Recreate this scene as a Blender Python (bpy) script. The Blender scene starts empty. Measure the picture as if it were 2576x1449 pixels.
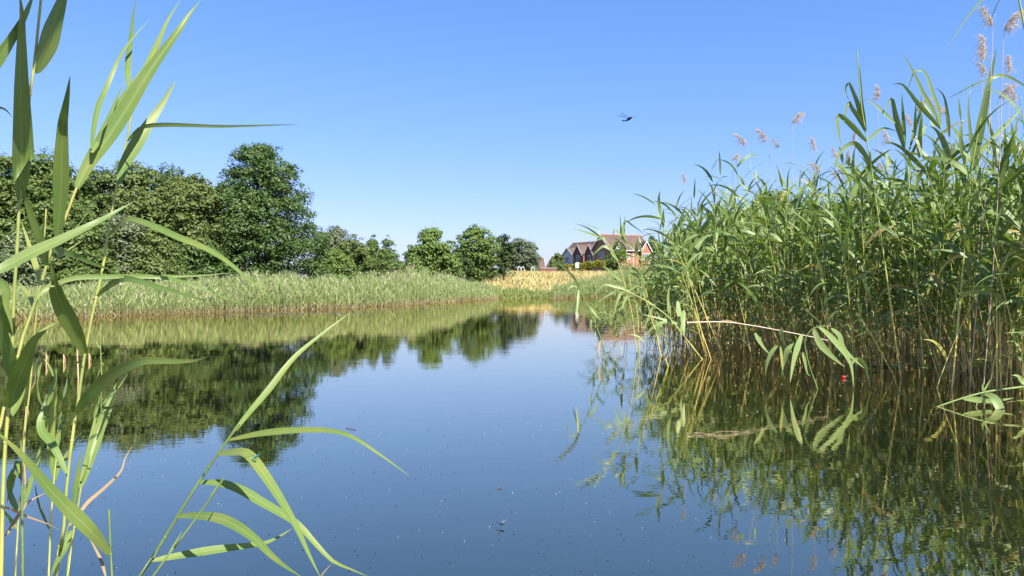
import bpy, bmesh, math, random
import numpy as np
from mathutils import Vector, Matrix

random.seed(7)
RNG = np.random.default_rng(11)
SC = bpy.context.scene
COL = SC.collection
R = math.radians

# ------------------------------------------------------------------ camera, sky, sun, exposure
CAM_H = 0.9            # metres above the water
FPX = 1860.0           # focal length in pixels of a 2576 px wide picture
PITCH = math.atan(11.5 / FPX)
cam_d = bpy.data.cameras.new('camera')
cam = bpy.data.objects.new('camera', cam_d)
COL.objects.link(cam)
cam.location = (0, 0, CAM_H)
cam.rotation_euler = (R(90) - PITCH, 0, 0)
cam_d.sensor_width = 36.0
cam_d.lens = 36.0 * FPX / 2576.0
cam_d.clip_start = 0.02
cam_d.clip_end = 20000
SC.camera = cam

SUN_AZ, SUN_EL = 145.0, 47.0      # degrees clockwise from the view direction; height
world = bpy.data.worlds.new('World')
SC.world = world
world.use_nodes = True
wn, wl = world.node_tree.nodes, world.node_tree.links
bg = wn['Background']
sky = wn.new('ShaderNodeTexSky')
sky.sky_type = 'NISHITA'
sky.sun_disc = False
sky.sun_elevation = R(SUN_EL)
sky.sun_rotation = R(SUN_AZ)
sky.altitude = 0
sky.air_density = 1.0
sky.dust_density = 0.6
sky.ozone_density = 2.5
hsv = wn.new('ShaderNodeHueSaturation')
hsv.inputs['Saturation'].default_value = 1.12
wl.new(sky.outputs[0], hsv.inputs['Color'])
sep_c = wn.new('ShaderNodeSeparateColor')
comb_c = wn.new('ShaderNodeCombineColor')
wl.new(hsv.outputs[0], sep_c.inputs[0])
for ch, (pw, gain) in enumerate(((0.87, 0.98), (0.68, 1.42), (0.75, 1.98))):   # a clear deep blue summer sky
    a_ = wn.new('ShaderNodeMath'); a_.operation = 'POWER'; a_.inputs[1].default_value = pw
    b_ = wn.new('ShaderNodeMath'); b_.operation = 'MULTIPLY'; b_.inputs[1].default_value = gain
    wl.new(sep_c.outputs[ch], a_.inputs[0]); wl.new(a_.outputs[0], b_.inputs[0]); wl.new(b_.outputs[0], comb_c.inputs[ch])
wl.new(comb_c.outputs[0], bg.inputs['Color'])
bg.inputs['Strength'].default_value = 0.06

sun_d = bpy.data.lights.new('sun', 'SUN')
sun_d.energy = 4.9
sun_d.angle = R(0.53)
sun_d.color = (1.0, 0.95, 0.86)
sun = bpy.data.objects.new('sun', sun_d)
COL.objects.link(sun)
SUN_V = Vector((math.sin(R(SUN_AZ)) * math.cos(R(SUN_EL)), math.cos(R(SUN_AZ)) * math.cos(R(SUN_EL)), math.sin(R(SUN_EL))))
sun.rotation_euler = SUN_V.to_track_quat('Z', 'Y').to_euler()
sun.location = (20, -5, 30)

SC.view_settings.view_transform = 'Standard'
SC.view_settings.look = 'None'
SC.view_settings.gamma = 1
SC.view_settings.exposure = 1.5
SC.cycles.max_bounces = 8
SC.cycles.transparent_max_bounces = 4

# ------------------------------------------------------------------ helpers
CP, SP = math.cos(PITCH), math.sin(PITCH)


def P(x, y, d):
    """point at forward distance d seen at (x, y) of a 2576 x 1449 picture"""
    u, v = (x - 1288.0) / FPX, (724.5 - y) / FPX
    fwd = CP + v * SP
    up = -SP + v * CP
    k = d / fwd
    return np.array((u * k, d, CAM_H + up * k))


def PS(x, y, d):      # the same for the full 4032 px picture
    return P(x * 0.638889, y * 0.638889, d)


def S(e0, e1, x):
    t = np.clip((x - e0) / (e1 - e0), 0, 1)
    return t * t * (3 - 2 * t)


def tag(o, label=None, cat=None, group=None, kind=None):
    if label: o['label'] = label
    if cat: o['category'] = cat
    if group: o['group'] = group
    if kind: o['kind'] = kind
    return o


def link(o, parent=None):
    COL.objects.link(o)
    if parent is not None:
        o.parent = parent
    return o


def empty(name, loc=(0, 0, 0), rz=0.0):
    o = bpy.data.objects.new(name, None)
    o.empty_display_size = 0.2
    o.location = loc
    o.rotation_euler = (0, 0, rz)
    COL.objects.link(o)
    return o


class MB:
    """collects quads (n,4) and vertices (n,3); builds one mesh"""
    def __init__(self):
        self.v, self.f, self.n, self.uv = [], [], 0, []

    def add(self, V, F, UV=None):
        V = np.asarray(V, dtype=np.float64).reshape(-1, 3)
        F = np.asarray(F, dtype=np.int64).reshape(-1, 4)
        self.v.append(V)
        self.f.append(F + self.n)
        self.uv.append(UV if UV is not None else np.zeros((len(V), 2)))
        self.n += len(V)

    def mesh(self, name, mat, smooth=False, uv=False, origin=(0, 0, 0)):
        V = np.concatenate(self.v) - np.asarray(origin)
        F = np.concatenate(self.f)
        me = bpy.data.meshes.new(name)
        me.vertices.add(len(V))
        me.vertices.foreach_set('co', V.astype(np.float32).ravel())
        me.loops.add(F.size)
        me.loops.foreach_set('vertex_index', F.astype(np.int32).ravel())
        me.polygons.add(len(F))
        me.polygons.foreach_set('loop_start', np.arange(0, F.size, 4, dtype=np.int32))
        me.polygons.foreach_set('loop_total', np.full(len(F), 4, dtype=np.int32))
        if uv:
            UV = np.concatenate(self.uv)
            l = me.uv_layers.new(name='UVMap')
            l.data.foreach_set('uv', UV[F.ravel()].astype(np.float32).ravel())
        me.update(calc_edges=True)
        if smooth:
            me.polygons.foreach_set('use_smooth', np.ones(len(F), dtype=bool))
        me.materials.append(mat)
        return me

    def build(self, name, mat, parent=None, smooth=False, uv=False, origin=(0, 0, 0)):
        o = bpy.data.objects.new(name, self.mesh(name, mat, smooth, uv, origin))
        o.location = origin
        return link(o, parent)


def poly_obj(name, polys, mat, parent=None):
    """polys: list of point lists"""
    V, F = [], []
    for p in polys:
        F.append(list(range(len(V), len(V) + len(p))))
        V.extend([tuple(map(float, q)) for q in p])
    me = bpy.data.meshes.new(name)
    me.from_pydata(V, [], F)
    bm = bmesh.new()
    bm.from_mesh(me)
    bmesh.ops.remove_doubles(bm, verts=bm.verts, dist=1e-5)
    bmesh.ops.recalc_face_normals(bm, faces=bm.faces)
    bm.to_mesh(me)
    bm.free()
    me.materials.append(mat)
    return link(bpy.data.objects.new(name, me), parent)


def box_polys(x0, x1, y0, y1, z0, z1):
    a = [(x0, y0, z0), (x1, y0, z0), (x1, y1, z0), (x0, y1, z0), (x0, y0, z1), (x1, y0, z1), (x1, y1, z1), (x0, y1, z1)]
    return [[a[i] for i in f] for f in ((0, 3, 2, 1), (4, 5, 6, 7), (0, 1, 5, 4), (1, 2, 6, 5), (2, 3, 7, 6), (3, 0, 4, 7))]


def tube(pts, radii, sides=5):
    pts = np.asarray(pts, float)
    n = len(pts)
    radii = np.broadcast_to(np.asarray(radii, float), (n,))
    T = np.gradient(pts, axis=0)
    T /= np.linalg.norm(T, axis=1)[:, None] + 1e-12
    ref = np.array((0.31, 0.95, 0.05)) if abs(T[0][2]) > 0.5 else np.array((0, 0, 1.0))
    A = np.cross(T, ref)
    A /= np.linalg.norm(A, axis=1)[:, None] + 1e-12
    B = np.cross(T, A)
    an = np.linspace(0, 2 * math.pi, sides, endpoint=False)
    V = pts[:, None, :] + radii[:, None, None] * (np.cos(an)[None, :, None] * A[:, None, :] + np.sin(an)[None, :, None] * B[:, None, :])
    i = np.arange(n - 1)[:, None] * sides
    j = np.arange(sides)[None, :]
    k = (j + 1) % sides
    F = np.stack([i + j, i + k, i + k + sides, i + j + sides], -1).reshape(-1, 4)
    uv = np.zeros((n, sides, 2))
    uv[:, :, 1] = np.linspace(0, 1, n)[:, None]
    return V.reshape(-1, 3), F, uv.reshape(-1, 2)


def spline(pts, n):
    """Catmull-Rom through pts, n samples"""
    p = np.asarray(pts, float)
    if len(p) == 2:
        t = np.linspace(0, 1, n)[:, None]
        return p[0] * (1 - t) + p[1] * t
    L = np.concatenate([[0], np.cumsum(np.linalg.norm(np.diff(p, axis=0), axis=1) + 1e-9)])
    q = np.vstack([2 * p[0] - p[1], p, 2 * p[-1] - p[-2]])
    out = []
    for s in np.linspace(0, L[-1], n):
        i = min(int(np.searchsorted(L, s, side='right')) - 1, len(p) - 2)
        t = (s - L[i]) / (L[i + 1] - L[i])
        a, b, c, d = q[i], q[i + 1], q[i + 2], q[i + 3]
        out.append(0.5 * ((2 * b) + (-a + c) * t + (2 * a - 5 * b + 4 * c - d) * t ** 2 + (-a + 3 * b - 3 * c + d) * t ** 3))
    return np.array(out)


def mat_new(name):
    m = bpy.data.materials.new(name)
    m.use_nodes = True
    n, l = m.node_tree.nodes, m.node_tree.links
    return m, n, l, n['Principled BSDF'], n['Material Output']


def ramp(n, l, fac, stops):
    r = n.new('ShaderNodeValToRGB')
    e = r.color_ramp.elements
    e[0].position, e[0].color = stops[0][0], (*stops[0][1], 1)
    e[1].position, e[1].color = stops[-1][0], (*stops[-1][1], 1)
    for p, c in stops[1:-1]:
        x = e.new(p)
        x.color = (*c, 1)
    if fac is not None:
        l.new(fac, r.inputs['Fac'])
    return r.outputs['Color']


def mixc(n, l, fac, a, b, mode='MIX'):
    m = n.new('ShaderNodeMix')
    m.data_type = 'RGBA'
    m.blend_type = mode
    for s, v in ((0, fac), (6, a), (7, b)):
        if isinstance(v, (int, float)): m.inputs[s].default_value = v
        elif isinstance(v, tuple): m.inputs[s].default_value = (*v, 1)
        else: l.new(v, m.inputs[s])
    return m.outputs[2]


def noise(n, l, scale, detail=2, vec=None, rough=0.5):
    t = n.new('ShaderNodeTexNoise')
    t.inputs['Scale'].default_value = scale
    t.inputs['Detail'].default_value = detail
    t.inputs['Roughness'].default_value = rough
    if vec is not None: l.new(vec, t.inputs['Vector'])
    return t.outputs['Fac']


def objco(n):
    return n.new('ShaderNodeTexCoord').outputs['Object']


ALB = 0.72      # albedo scale of the plant and paint colours below


def dim(*cs):
    return [tuple(q * ALB for q in c) for c in cs]


def plain(name, col, rough=0.7, var=0.15, scale=3.0, spec=0.3):
    col, = dim(col)
    m, n, l, b, o = mat_new(name)
    f = noise(n, l, scale, 4, objco(n))
    lo = tuple(c * (1 - var) for c in col)
    hi = tuple(min(1, c * (1 + var)) for c in col)
    l.new(ramp(n, l, f, [(0.3, lo), (0.7, hi)]), b.inputs['Base Color'])
    b.inputs['Roughness'].default_value = rough
    b.inputs['Specular IOR Level'].default_value = spec
    return m


def leaf_mat(name, c_lo, c_hi, c_tr, trans=0.35, rough=0.5, spec=0.35, zramp=None, veins=False, clump=0.0, dead=0.0):
    """leaf: a Principled face mixed with a Translucent one; colour differs leaf by leaf (random per island)"""
    c_lo, c_hi, c_tr = dim(c_lo, c_hi, c_tr)
    m, n, l, b, o = mat_new(name)
    geo = n.new('ShaderNodeNewGeometry')
    rnd = geo.outputs['Random Per Island']
    if dead:
        y_, d_ = dim((0.42, 0.40, 0.10), (0.40, 0.28, 0.14))
        c = ramp(n, l, rnd, [(0.0, c_lo), (1 - dead * 1.1, c_hi), (1 - dead, y_), (1.0, d_)])
    else:
        c = ramp(n, l, rnd, [(0.0, c_lo), (1.0, c_hi)])
    tc = n.new('ShaderNodeRGB').outputs[0]
    tc.default_value = (*c_tr, 1)
    if clump:
        f = noise(n, l, clump, 3, objco(n))
        c = mixc(n, l, ramp(n, l, f, [(0.35, (0, 0, 0)), (0.68, (1, 1, 1))]), c, mixc(n, l, 0.55, c, tuple(min(1, 1.7 * q) for q in c_hi)))
    if veins:
        tcn = n.new('ShaderNodeTexCoord')
        sep = n.new('ShaderNodeSeparateXYZ')
        l.new(tcn.outputs['UV'], sep.inputs[0])
        w = n.new('ShaderNodeMath'); w.operation = 'MULTIPLY'; w.inputs[1].default_value = 42.0
        l.new(sep.outputs[0], w.inputs[0])
        s = n.new('ShaderNodeMath'); s.operation = 'SINE'
        l.new(w.outputs[0], s.inputs[0])
        mr = n.new('ShaderNodeMapRange')
        mr.inputs[1].default_value, mr.inputs[2].default_value = -1, 1
        mr.inputs[3].default_value, mr.inputs[4].default_value = 0.0, 0.42
        l.new(s.outputs[0], mr.inputs[0])
        c = mixc(n, l, mr.outputs[0], c, tuple(q * 0.55 for q in c_lo))
        bl = noise(n, l, 11.0, 3, tcn.outputs['Object'])
        c = mixc(n, l, ramp(n, l, bl, [(0.42, (0, 0, 0)), (0.75, (.5, .5, .5))]), c, (0.22, 0.22, 0.05))
        # pale midrib
        d = n.new('ShaderNodeMath'); d.operation = 'SUBTRACT'; d.inputs[1].default_value = 0.5
        l.new(sep.outputs[0], d.inputs[0])
        a = n.new('ShaderNodeMath'); a.operation = 'ABSOLUTE'
        l.new(d.outputs[0], a.inputs[0])
        c = mixc(n, l, ramp(n, l, a.outputs[0], [(0.0, (0.55, 0.55, 0.55)), (0.06, (0, 0, 0))]), c, (0.20, 0.27, 0.09))
        # dry tip
        f = noise(n, l, 9.0, 2, objco(n))
        ad = n.new('ShaderNodeMath'); ad.operation = 'MULTIPLY_ADD'; ad.inputs[1].default_value = 0.22
        l.new(f, ad.inputs[0]); l.new(sep.outputs[1], ad.inputs[2])
        c = mixc(n, l, ramp(n, l, ad.outputs[0], [(1.03, (0, 0, 0)), (1.12, (1, 1, 1))]), c, (0.22, 0.15, 0.07))
    if zramp:
        tcn = n.new('ShaderNodeTexCoord')
        sep = n.new('ShaderNodeSeparateXYZ')
        l.new(tcn.outputs['Object'], sep.inputs[0])
        nz = noise(n, l, 1.3, 3, tcn.outputs['Object'])
        ad = n.new('ShaderNodeMath'); ad.operation = 'MULTIPLY_ADD'
        l.new(nz, ad.inputs[0]); ad.inputs[1].default_value = zramp[2]
        l.new(sep.outputs[2], ad.inputs[2])
        mr = n.new('ShaderNodeMapRange')
        mr.inputs[1].default_value, mr.inputs[2].default_value = zramp[0], zramp[1]
        l.new(ad.outputs[0], mr.inputs[0])
        k = n.new('ShaderNodeMath'); k.operation = 'MULTIPLY'
        l.new(mr.outputs[0], k.inputs[0])
        mr2 = n.new('ShaderNodeMapRange'); mr2.inputs[3].default_value = 0.6; mr2.inputs[4].default_value = 1.0
        l.new(rnd, mr2.inputs[0]); l.new(mr2.outputs[0], k.inputs[1])
        zc, = dim(zramp[3])
        c = mixc(n, l, k.outputs[0], zc, c)
        tc = mixc(n, l, k.outputs[0], zc, tc)
    l.new(c, b.inputs['Base Color'])
    b.inputs['Roughness'].default_value = rough
    b.inputs['Specular IOR Level'].default_value = spec
    t = n.new('ShaderNodeBsdfTranslucent')
    l.new(tc, t.inputs['Color'])
    mx = n.new('ShaderNodeMixShader')
    mx.inputs[0].default_value = trans
    l.new(b.outputs[0], mx.inputs[1])
    l.new(t.outputs[0], mx.inputs[2])
    l.new(mx.outputs[0], o.inputs['Surface'])
    return m


# ------------------------------------------------------------------ materials
M = {}
M['reed_leaf'] = leaf_mat('reed_leaf', (0.12, 0.195, 0.05), (0.30, 0.39, 0.145), (0.26, 0.42, 0.03), 0.28, 0.45, 0.3, dead=0.055)
M['near_leaf'] = leaf_mat('near_reed_leaf', (0.125, 0.21, 0.05), (0.18, 0.265, 0.07), (0.26, 0.42, 0.03), 0.24, 0.45, 0.28, veins=True)
M['near_yellow'] = leaf_mat('near_yellow_leaf', (0.30, 0.36, 0.09), (0.36, 0.40, 0.12), (0.45, 0.5, 0.06), 0.34, 0.5, 0.35, veins=True)
M['dry_leaf'] = leaf_mat('dry_leaf', (0.28, 0.19, 0.09), (0.42, 0.30, 0.16), (0.35, 0.22, 0.08), 0.25, 0.7, 0.2)
M['far_reed'] = leaf_mat('far_reed', (0.17, 0.30, 0.085), (0.44, 0.53, 0.22), (0.28, 0.44, 0.08), 0.33, 0.6, 0.2,
                         zramp=(0.16, 0.40, 0.25, (0.44, 0.38, 0.20)))
M['far_plume'] = leaf_mat('far_plume', (0.50, 0.45, 0.30), (0.72, 0.66, 0.46), (0.45, 0.4, 0.26), 0.3, 0.8, 0.1)
M['sedge'] = leaf_mat('sedge', (0.17, 0.27, 0.06), (0.46, 0.47, 0.18), (0.22, 0.42, 0.04), 0.35, 0.6, 0.2)
M['meadow'] = leaf_mat('meadow_grass', (0.46, 0.37, 0.145), (0.76, 0.62, 0.27), (0.5, 0.44, 0.16), 0.3, 0.7, 0.15, clump=0.35)
M['plume'] = leaf_mat('plume', (0.56, 0.44, 0.33), (0.86, 0.74, 0.58), (0.8, 0.66, 0.5), 0.45, 0.8, 0.1)


def stem_mat(name, low, mid, top, z0, z1):
    low, mid, top = dim(low, mid, top)
    m, n, l, b, o = mat_new(name)
    tc = n.new('ShaderNodeTexCoord')
    geo = n.new('ShaderNodeNewGeometry')
    sep = n.new('ShaderNodeSeparateXYZ')
    l.new(tc.outputs['Object'], sep.inputs[0])
    add = n.new('ShaderNodeMath'); add.operation = 'MULTIPLY_ADD'
    l.new(geo.outputs['Random Per Island'], add.inputs[0])
    add.inputs[1].default_value = (z1 - z0) * 0.7
    l.new(sep.outputs[2], add.inputs[2])
    mr = n.new('ShaderNodeMapRange')
    mr.inputs[1].default_value, mr.inputs[2].default_value = z0, z1 + (z1 - z0) * 0.5
    l.new(add.outputs[0], mr.inputs[0])
    c = ramp(n, l, mr.outputs[0], [(0.0, (0.05, 0.035, 0.02)), (0.10, low), (0.42, mid), (0.95, top)])
    l.new(c, b.inputs['Base Color'])
    b.inputs['Roughness'].default_value = 0.5
    b.inputs['Specular IOR Level'].default_value = 0.35
    return m


M['bed_stem'] = stem_mat('bed_stem', (0.46, 0.31, 0.12), (0.74, 0.60, 0.17), (0.32, 0.40, 0.09), 0.0, 1.6)


def near_stem_mat():
    m, n, l, b, o = mat_new('near_stem')
    tc = n.new('ShaderNodeTexCoord')
    f = noise(n, l, 7.0, 2, tc.outputs['Object'])
    c = ramp(n, l, f, [(0.25, (0.13, 0.19, 0.045)), (0.5, (0.28, 0.31, 0.065)), (0.72, (0.42, 0.32, 0.13))])
    g = noise(n, l, 60.0, 3, tc.outputs['Object'])
    c = mixc(n, l, ramp(n, l, g, [(0.35, (0.3, 0.3, 0.3)), (0.6, (0, 0, 0))]), c, (0.20, 0.15, 0.06))
    l.new(c, b.inputs['Base Color'])
    b.inputs['Roughness'].default_value = 0.42
    return m


M['near_stem'] = near_stem_mat()
M['near_stem_green'] = plain('green_stem', (0.15, 0.22, 0.06), 0.45, 0.3, 9)
M['dry_stem'] = plain('dry_stem', (0.50, 0.38, 0.22), 0.7, 0.3, 12)
M['straw'] = plain('straw_stalk', (0.74, 0.57, 0.30), 0.7, 0.45, 9)
M['pale_stem'] = plain('pale_stem', (0.58, 0.47, 0.36), 0.7, 0.2, 5)
M['bark'] = plain('bark', (0.10, 0.075, 0.05), 0.9, 0.4, 6)

# ------------------------------------------------------------------ terrain, pond bed, water
def shore_pt(x, y):
    d = FPX * CAM_H / (y - 713.0)
    return ((x - 1288) / FPX * d, d)


SHORE = [(-60, -2), (-32, 9), (-20, 14.2)] + [shore_pt(*q) for q in ((0, 805), (120, 801), (200, 797), (420, 790), (600, 784), (800, 778), (1000, 768), (1130, 759), (1250, 752), (1400, 750), (1650, 748))] + [(20, 46.5), (40, 47)]
SHX = np.array([q[0] for q in SHORE])
SHY = np.array([q[1] for q in SHORE])


def shore_y(x):
    return np.interp(x, SHX, SHY)


def land(x, y):
    d = (y - shore_y(x)) * 0.8
    d = np.maximum(d, x - np.interp(y, [-10, 0, 18, 26, 34, 46], [9, 9.5, 10, 11.5, 17, 40]))
    d = np.maximum(d, 0.15 - y)
    return d


def ground(x, y):
    d = land(x, y)
    z = -0.7 + S(-1.0, 1.4, d) * 0.95
    yy = np.maximum(y, 1.0)
    rise = 1.92 * S(44.5, 96, y) ** 0.85 * S(-0.075, -0.012, x / yy)
    z = z + rise * (d > 0)
    z = z + 0.05 * np.sin(x * 0.7 + y * 0.3) * S(0.5, 3, d) + 0.25 * S(130, 400, y) * np.sin(x * .02 + 1)
    return z


def axis(lo, hi, fine, far, k):
    a = np.arange(lo, hi + 1e-6, fine)
    g = hi + (far - hi) * (np.linspace(0, 1, k)[1:] ** 2.5)
    h = lo - (far + lo) * (np.linspace(0, 1, k)[1:] ** 2.5)
    return np.concatenate([h[::-1], a, g])


gx = axis(-40, 45, 0.6, 3000, 26)
gy = axis(-12, 130, 0.6, 3000, 26)
GX, GY = np.meshgrid(gx, gy)
GZ = ground(GX, GY)
nx, ny = len(gx), len(gy)
V = np.stack([GX, GY, GZ], -1).reshape(-1, 3)
i = (np.arange(ny - 1)[:, None] * nx + np.arange(nx - 1)[None, :]).reshape(-1)
F = np.stack([i, i + 1, i + nx + 1, i + nx], -1)
m, n, l, b, o = mat_new('ground')
tc = objco(n)
f1 = noise(n, l, 0.5, 5, tc)
f2 = noise(n, l, 6.0, 4, tc)
c1 = ramp(n, l, f1, [(0.35, (0.05, 0.065, 0.02)), (0.55, (0.12, 0.11, 0.045)), (0.7, (0.21, 0.19, 0.08))])
c2 = mixc(n, l, f2, c1, (0.10, 0.09, 0.04))
sep = n.new('ShaderNodeSeparateXYZ'); l.new(tc, sep.inputs[0])
mr = n.new('ShaderNodeMapRange'); mr.inputs[1].default_value = 0.06; mr.inputs[2].default_value = 0.30
l.new(sep.outputs[2], mr.inputs[0])
l.new(mixc(n, l, mr.outputs[0], (0.035, 0.026, 0.016), c2), b.inputs['Base Color'])
b.inputs['Roughness'].default_value = 0.95
b.inputs['Specular IOR Level'].default_value = 0.1
mb = MB(); mb.add(V, F)
tag(mb.build('ground', m, smooth=True), 'grassy ground and pond bank', kind='structure')

m, n, l, b, o = mat_new('water')
tcn = n.new('ShaderNodeTexCoord')
mp = n.new('ShaderNodeMapping'); mp.inputs['Scale'].default_value = (1.0, 2.2, 1.0)
l.new(tcn.outputs['Object'], mp.inputs[0])
big = noise(n, l, 1.1, 2, mp.outputs[0])
small = noise(n, l, 9.0, 2, mp.outputs[0])
patch = noise(n, l, 0.16, 2, tcn.outputs['Object'])
pm = ramp(n, l, patch, [(0.36, (0.25, 0.25, 0.25)), (0.62, (1, 1, 1))])
mm = n.new('ShaderNodeMath'); mm.operation = 'MULTIPLY'
l.new(small, mm.inputs[0]); l.new(pm, mm.inputs[1])
b1 = n.new('ShaderNodeBump'); b1.inputs['Strength'].default_value = 0.04; b1.inputs['Distance'].default_value = 0.012
l.new(mm.outputs[0], b1.inputs['Height'])
b2 = n.new('ShaderNodeBump'); b2.inputs['Strength'].default_value = 0.016; b2.inputs['Distance'].default_value = 0.06
l.new(big, b2.inputs['Height']); l.new(b1.outputs[0], b2.inputs['Normal'])
l.new(b2.outputs[0], b.inputs['Normal'])
dirt = noise(n, l, 0.35, 4, tcn.outputs['Object'])
l.new(ramp(n, l, dirt, [(0.35, (0.004, 0.005, 0.004)), (0.65, (0.009, 0.010, 0.008))]), b.inputs['Base Color'])
b.inputs['Roughness'].default_value = 0.004
b.inputs['Specular IOR Level'].default_value = 0.0
gl = n.new('ShaderNodeBsdfGlossy'); gl.inputs['Roughness'].default_value = 0.004; gl.inputs['Color'].default_value = (1.0, 0.93, 0.74, 1)
lw = n.new('ShaderNodeLayerWeight'); lw.inputs['Blend'].default_value = 0.5       # a film covered surface: reflects more the flatter it is seen
pw = n.new('ShaderNodeMath'); pw.operation = 'POWER'; pw.inputs[1].default_value = 2.0
fr = n.new('ShaderNodeMath'); fr.operation = 'MULTIPLY_ADD'; fr.inputs[1].default_value = 0.95; fr.inputs[2].default_value = 0.04
l.new(b2.outputs[0], gl.inputs['Normal']); l.new(b2.outputs[0], lw.inputs['Normal'])
l.new(lw.outputs['Facing'], pw.inputs[0]); l.new(pw.outputs[0], fr.inputs[0])
wm = n.new('ShaderNodeMixShader')
l.new(fr.outputs[0], wm.inputs[0]); l.new(b.outputs[0], wm.inputs[1]); l.new(gl.outputs[0], wm.inputs[2]); l.new(wm.outputs[0], o.inputs['Surface'])
M['water'] = m
mb = MB()
mb.add([(-70, -8, 0), (45, -8, 0), (45, 60, 0), (-70, 60, 0)], [(0, 1, 2, 3)])
tag(mb.build('water', m), 'still pond water', kind='structure')


def on_water(x, y):
    """pond point seen at (x, y) of the 2576 px picture"""
    d = FPX * CAM_H / (y - 713.0)
    return ((x - 1288) / FPX * d, d)


# ------------------------------------------------------------------ vectorised reed leaves
def blades(base, az, e0, droop, L, W, K=5, roll=None, cup=False, prof='leaf'):
    """many bent leaves at once -> V (N*K*2,3), F"""
    N = len(base)
    t = np.linspace(0, 1, K)
    tm = (t[:-1] + t[1:]) / 2
    el = e0[:, None] - droop[:, None] * tm[None, :] ** 1.35
    h = np.stack([np.cos(az), np.sin(az), np.zeros(N)], -1)
    step = (L / (K - 1))[:, None, None] * (np.cos(el)[:, :, None] * h[:, None, :] + np.sin(el)[:, :, None] * np.array((0, 0, 1.0)))
    pts = np.concatenate([base[:, None, :], base[:, None, :] + np.cumsum(step, axis=1)], axis=1)
    T = np.gradient(pts, axis=1)
    T /= np.linalg.norm(T, axis=2)[:, :, None] + 1e-9
    s = np.stack([-np.sin(az), np.cos(az), np.zeros(N)], -1)[:, None, :] * np.ones((1, K, 1))
    nrm = np.cross(T, s)
    if roll is None:
        roll = RNG.normal(0, 0.7, N)
    rr = roll[:, None, None] * (0.5 + 0.8 * t[None, :, None])
    side = s * np.cos(rr) + nrm * np.sin(rr)
    if prof == 'leaf':
        w = np.minimum(1, t * 3.4 + 0.25) * (1 - t) ** 0.75
        w = w / w.max()
    else:
        w = (1 - t) ** 0.6
    w[-1] = 0.02
    hw = 0.5 * W[:, None, None] * w[None, :, None]
    V = np.stack([pts - side * hw, pts + side * hw], axis=2).reshape(-1, 3)
    k = np.arange(K - 1)
    f = np.stack([2 * k, 2 * k + 1, 2 * k + 3, 2 * k + 2], -1)
    F = (np.arange(N)[:, None, None] * (2 * K) + f[None]).reshape(-1, 4)
    return V, F


def stems(base, top, r0, r1, K=5, sides=3, bow=0.1):
    """many thin tubes"""
    N = len(base)
    t = np.linspace(0, 1, K)
    d = top - base
    sag = np.zeros((N, 3)); sag[:, :2] = -d[:, :2] * bow * 4
    pts = base[:, None, :] + d[:, None, :] * t[None, :, None] + sag[:, None, :] * (t * (1 - t))[None, :, None]
    an = np.linspace(0, 2 * math.pi, sides, endpoint=False)
    ring = np.stack([np.cos(an), np.sin(an), np.zeros(sides)], -1)
    r = (r0[:, None] * (1 - t)[None, :] + r1[:, None] * t[None, :])
    V = (pts[:, :, None, :] + r[:, :, None, None] * ring[None, None]).reshape(-1, 3)
    i = np.arange(K - 1)[:, None] * sides
    j = np.arange(sides)[None, :]
    k = (j + 1) % sides
    f = np.stack([i + j, i + k, i + k + sides, i + j + sides], -1).reshape(-1, 4)
    F = (np.arange(N)[:, None, None] * (K * sides) + f[None]).reshape(-1, 4)

    def at(idx, tt):
        b_, d_, s_ = base[idx], d[idx], sag[idx]
        return b_ + d_ * tt[:, None] + s_ * (tt * (1 - tt))[:, None]
    return V, F, at


def reed_field(xy, z0, H, lean, nleaf, leafL, leafW, stemr, low=0.3, K=5, sides=3, stem_k=5, windaz=None, windk=0.0, droop=(0.6, 2.0), spread=0.0):
    N = len(xy)
    base = np.column_stack([xy, z0])
    top = base + np.column_stack([lean, H])
    SV, SF, at = stems(base, top, np.full(N, stemr) * RNG.uniform(.75, 1.2, N), np.full(N, stemr * 0.35), stem_k, sides)
    idx = np.repeat(np.arange(N), nleaf)
    j = np.tile(np.arange(nleaf), N)
    tt = low + (1.0 - low) * (j + RNG.uniform(-.25, .45, len(j))) / nleaf
    tt = np.clip(tt, 0.05, 0.995)
    plane = RNG.uniform(0, 2 * math.pi, N)
    az = plane[idx] + math.pi * (j % 2) + RNG.normal(0, 0.55, len(j))
    if windaz is not None:
        az = np.arctan2(np.sin(az) + windk * math.sin(windaz), np.cos(az) + windk * math.cos(windaz))
    e0 = R(48) - R(16) * spread + R(28) * tt + RNG.normal(0, .16 + .14 * spread, len(j))
    dr = RNG.uniform(droop[0], droop[1], len(j)) * (1.15 - 0.5 * tt)
    lf = (0.65 + 0.5 * np.sin(np.pi * np.clip(tt, 0, 1) * 0.85)) * RNG.uniform(.7, 1.15, len(j))
    L = leafL * lf
    W = leafW * RNG.uniform(.65, 1.15, len(j)) * (0.75 + 0.25 * lf)
    LV, LF = blades(at(idx, tt), az, e0, dr, L, W, K)
    return (SV, SF), (LV, LF)


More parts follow.
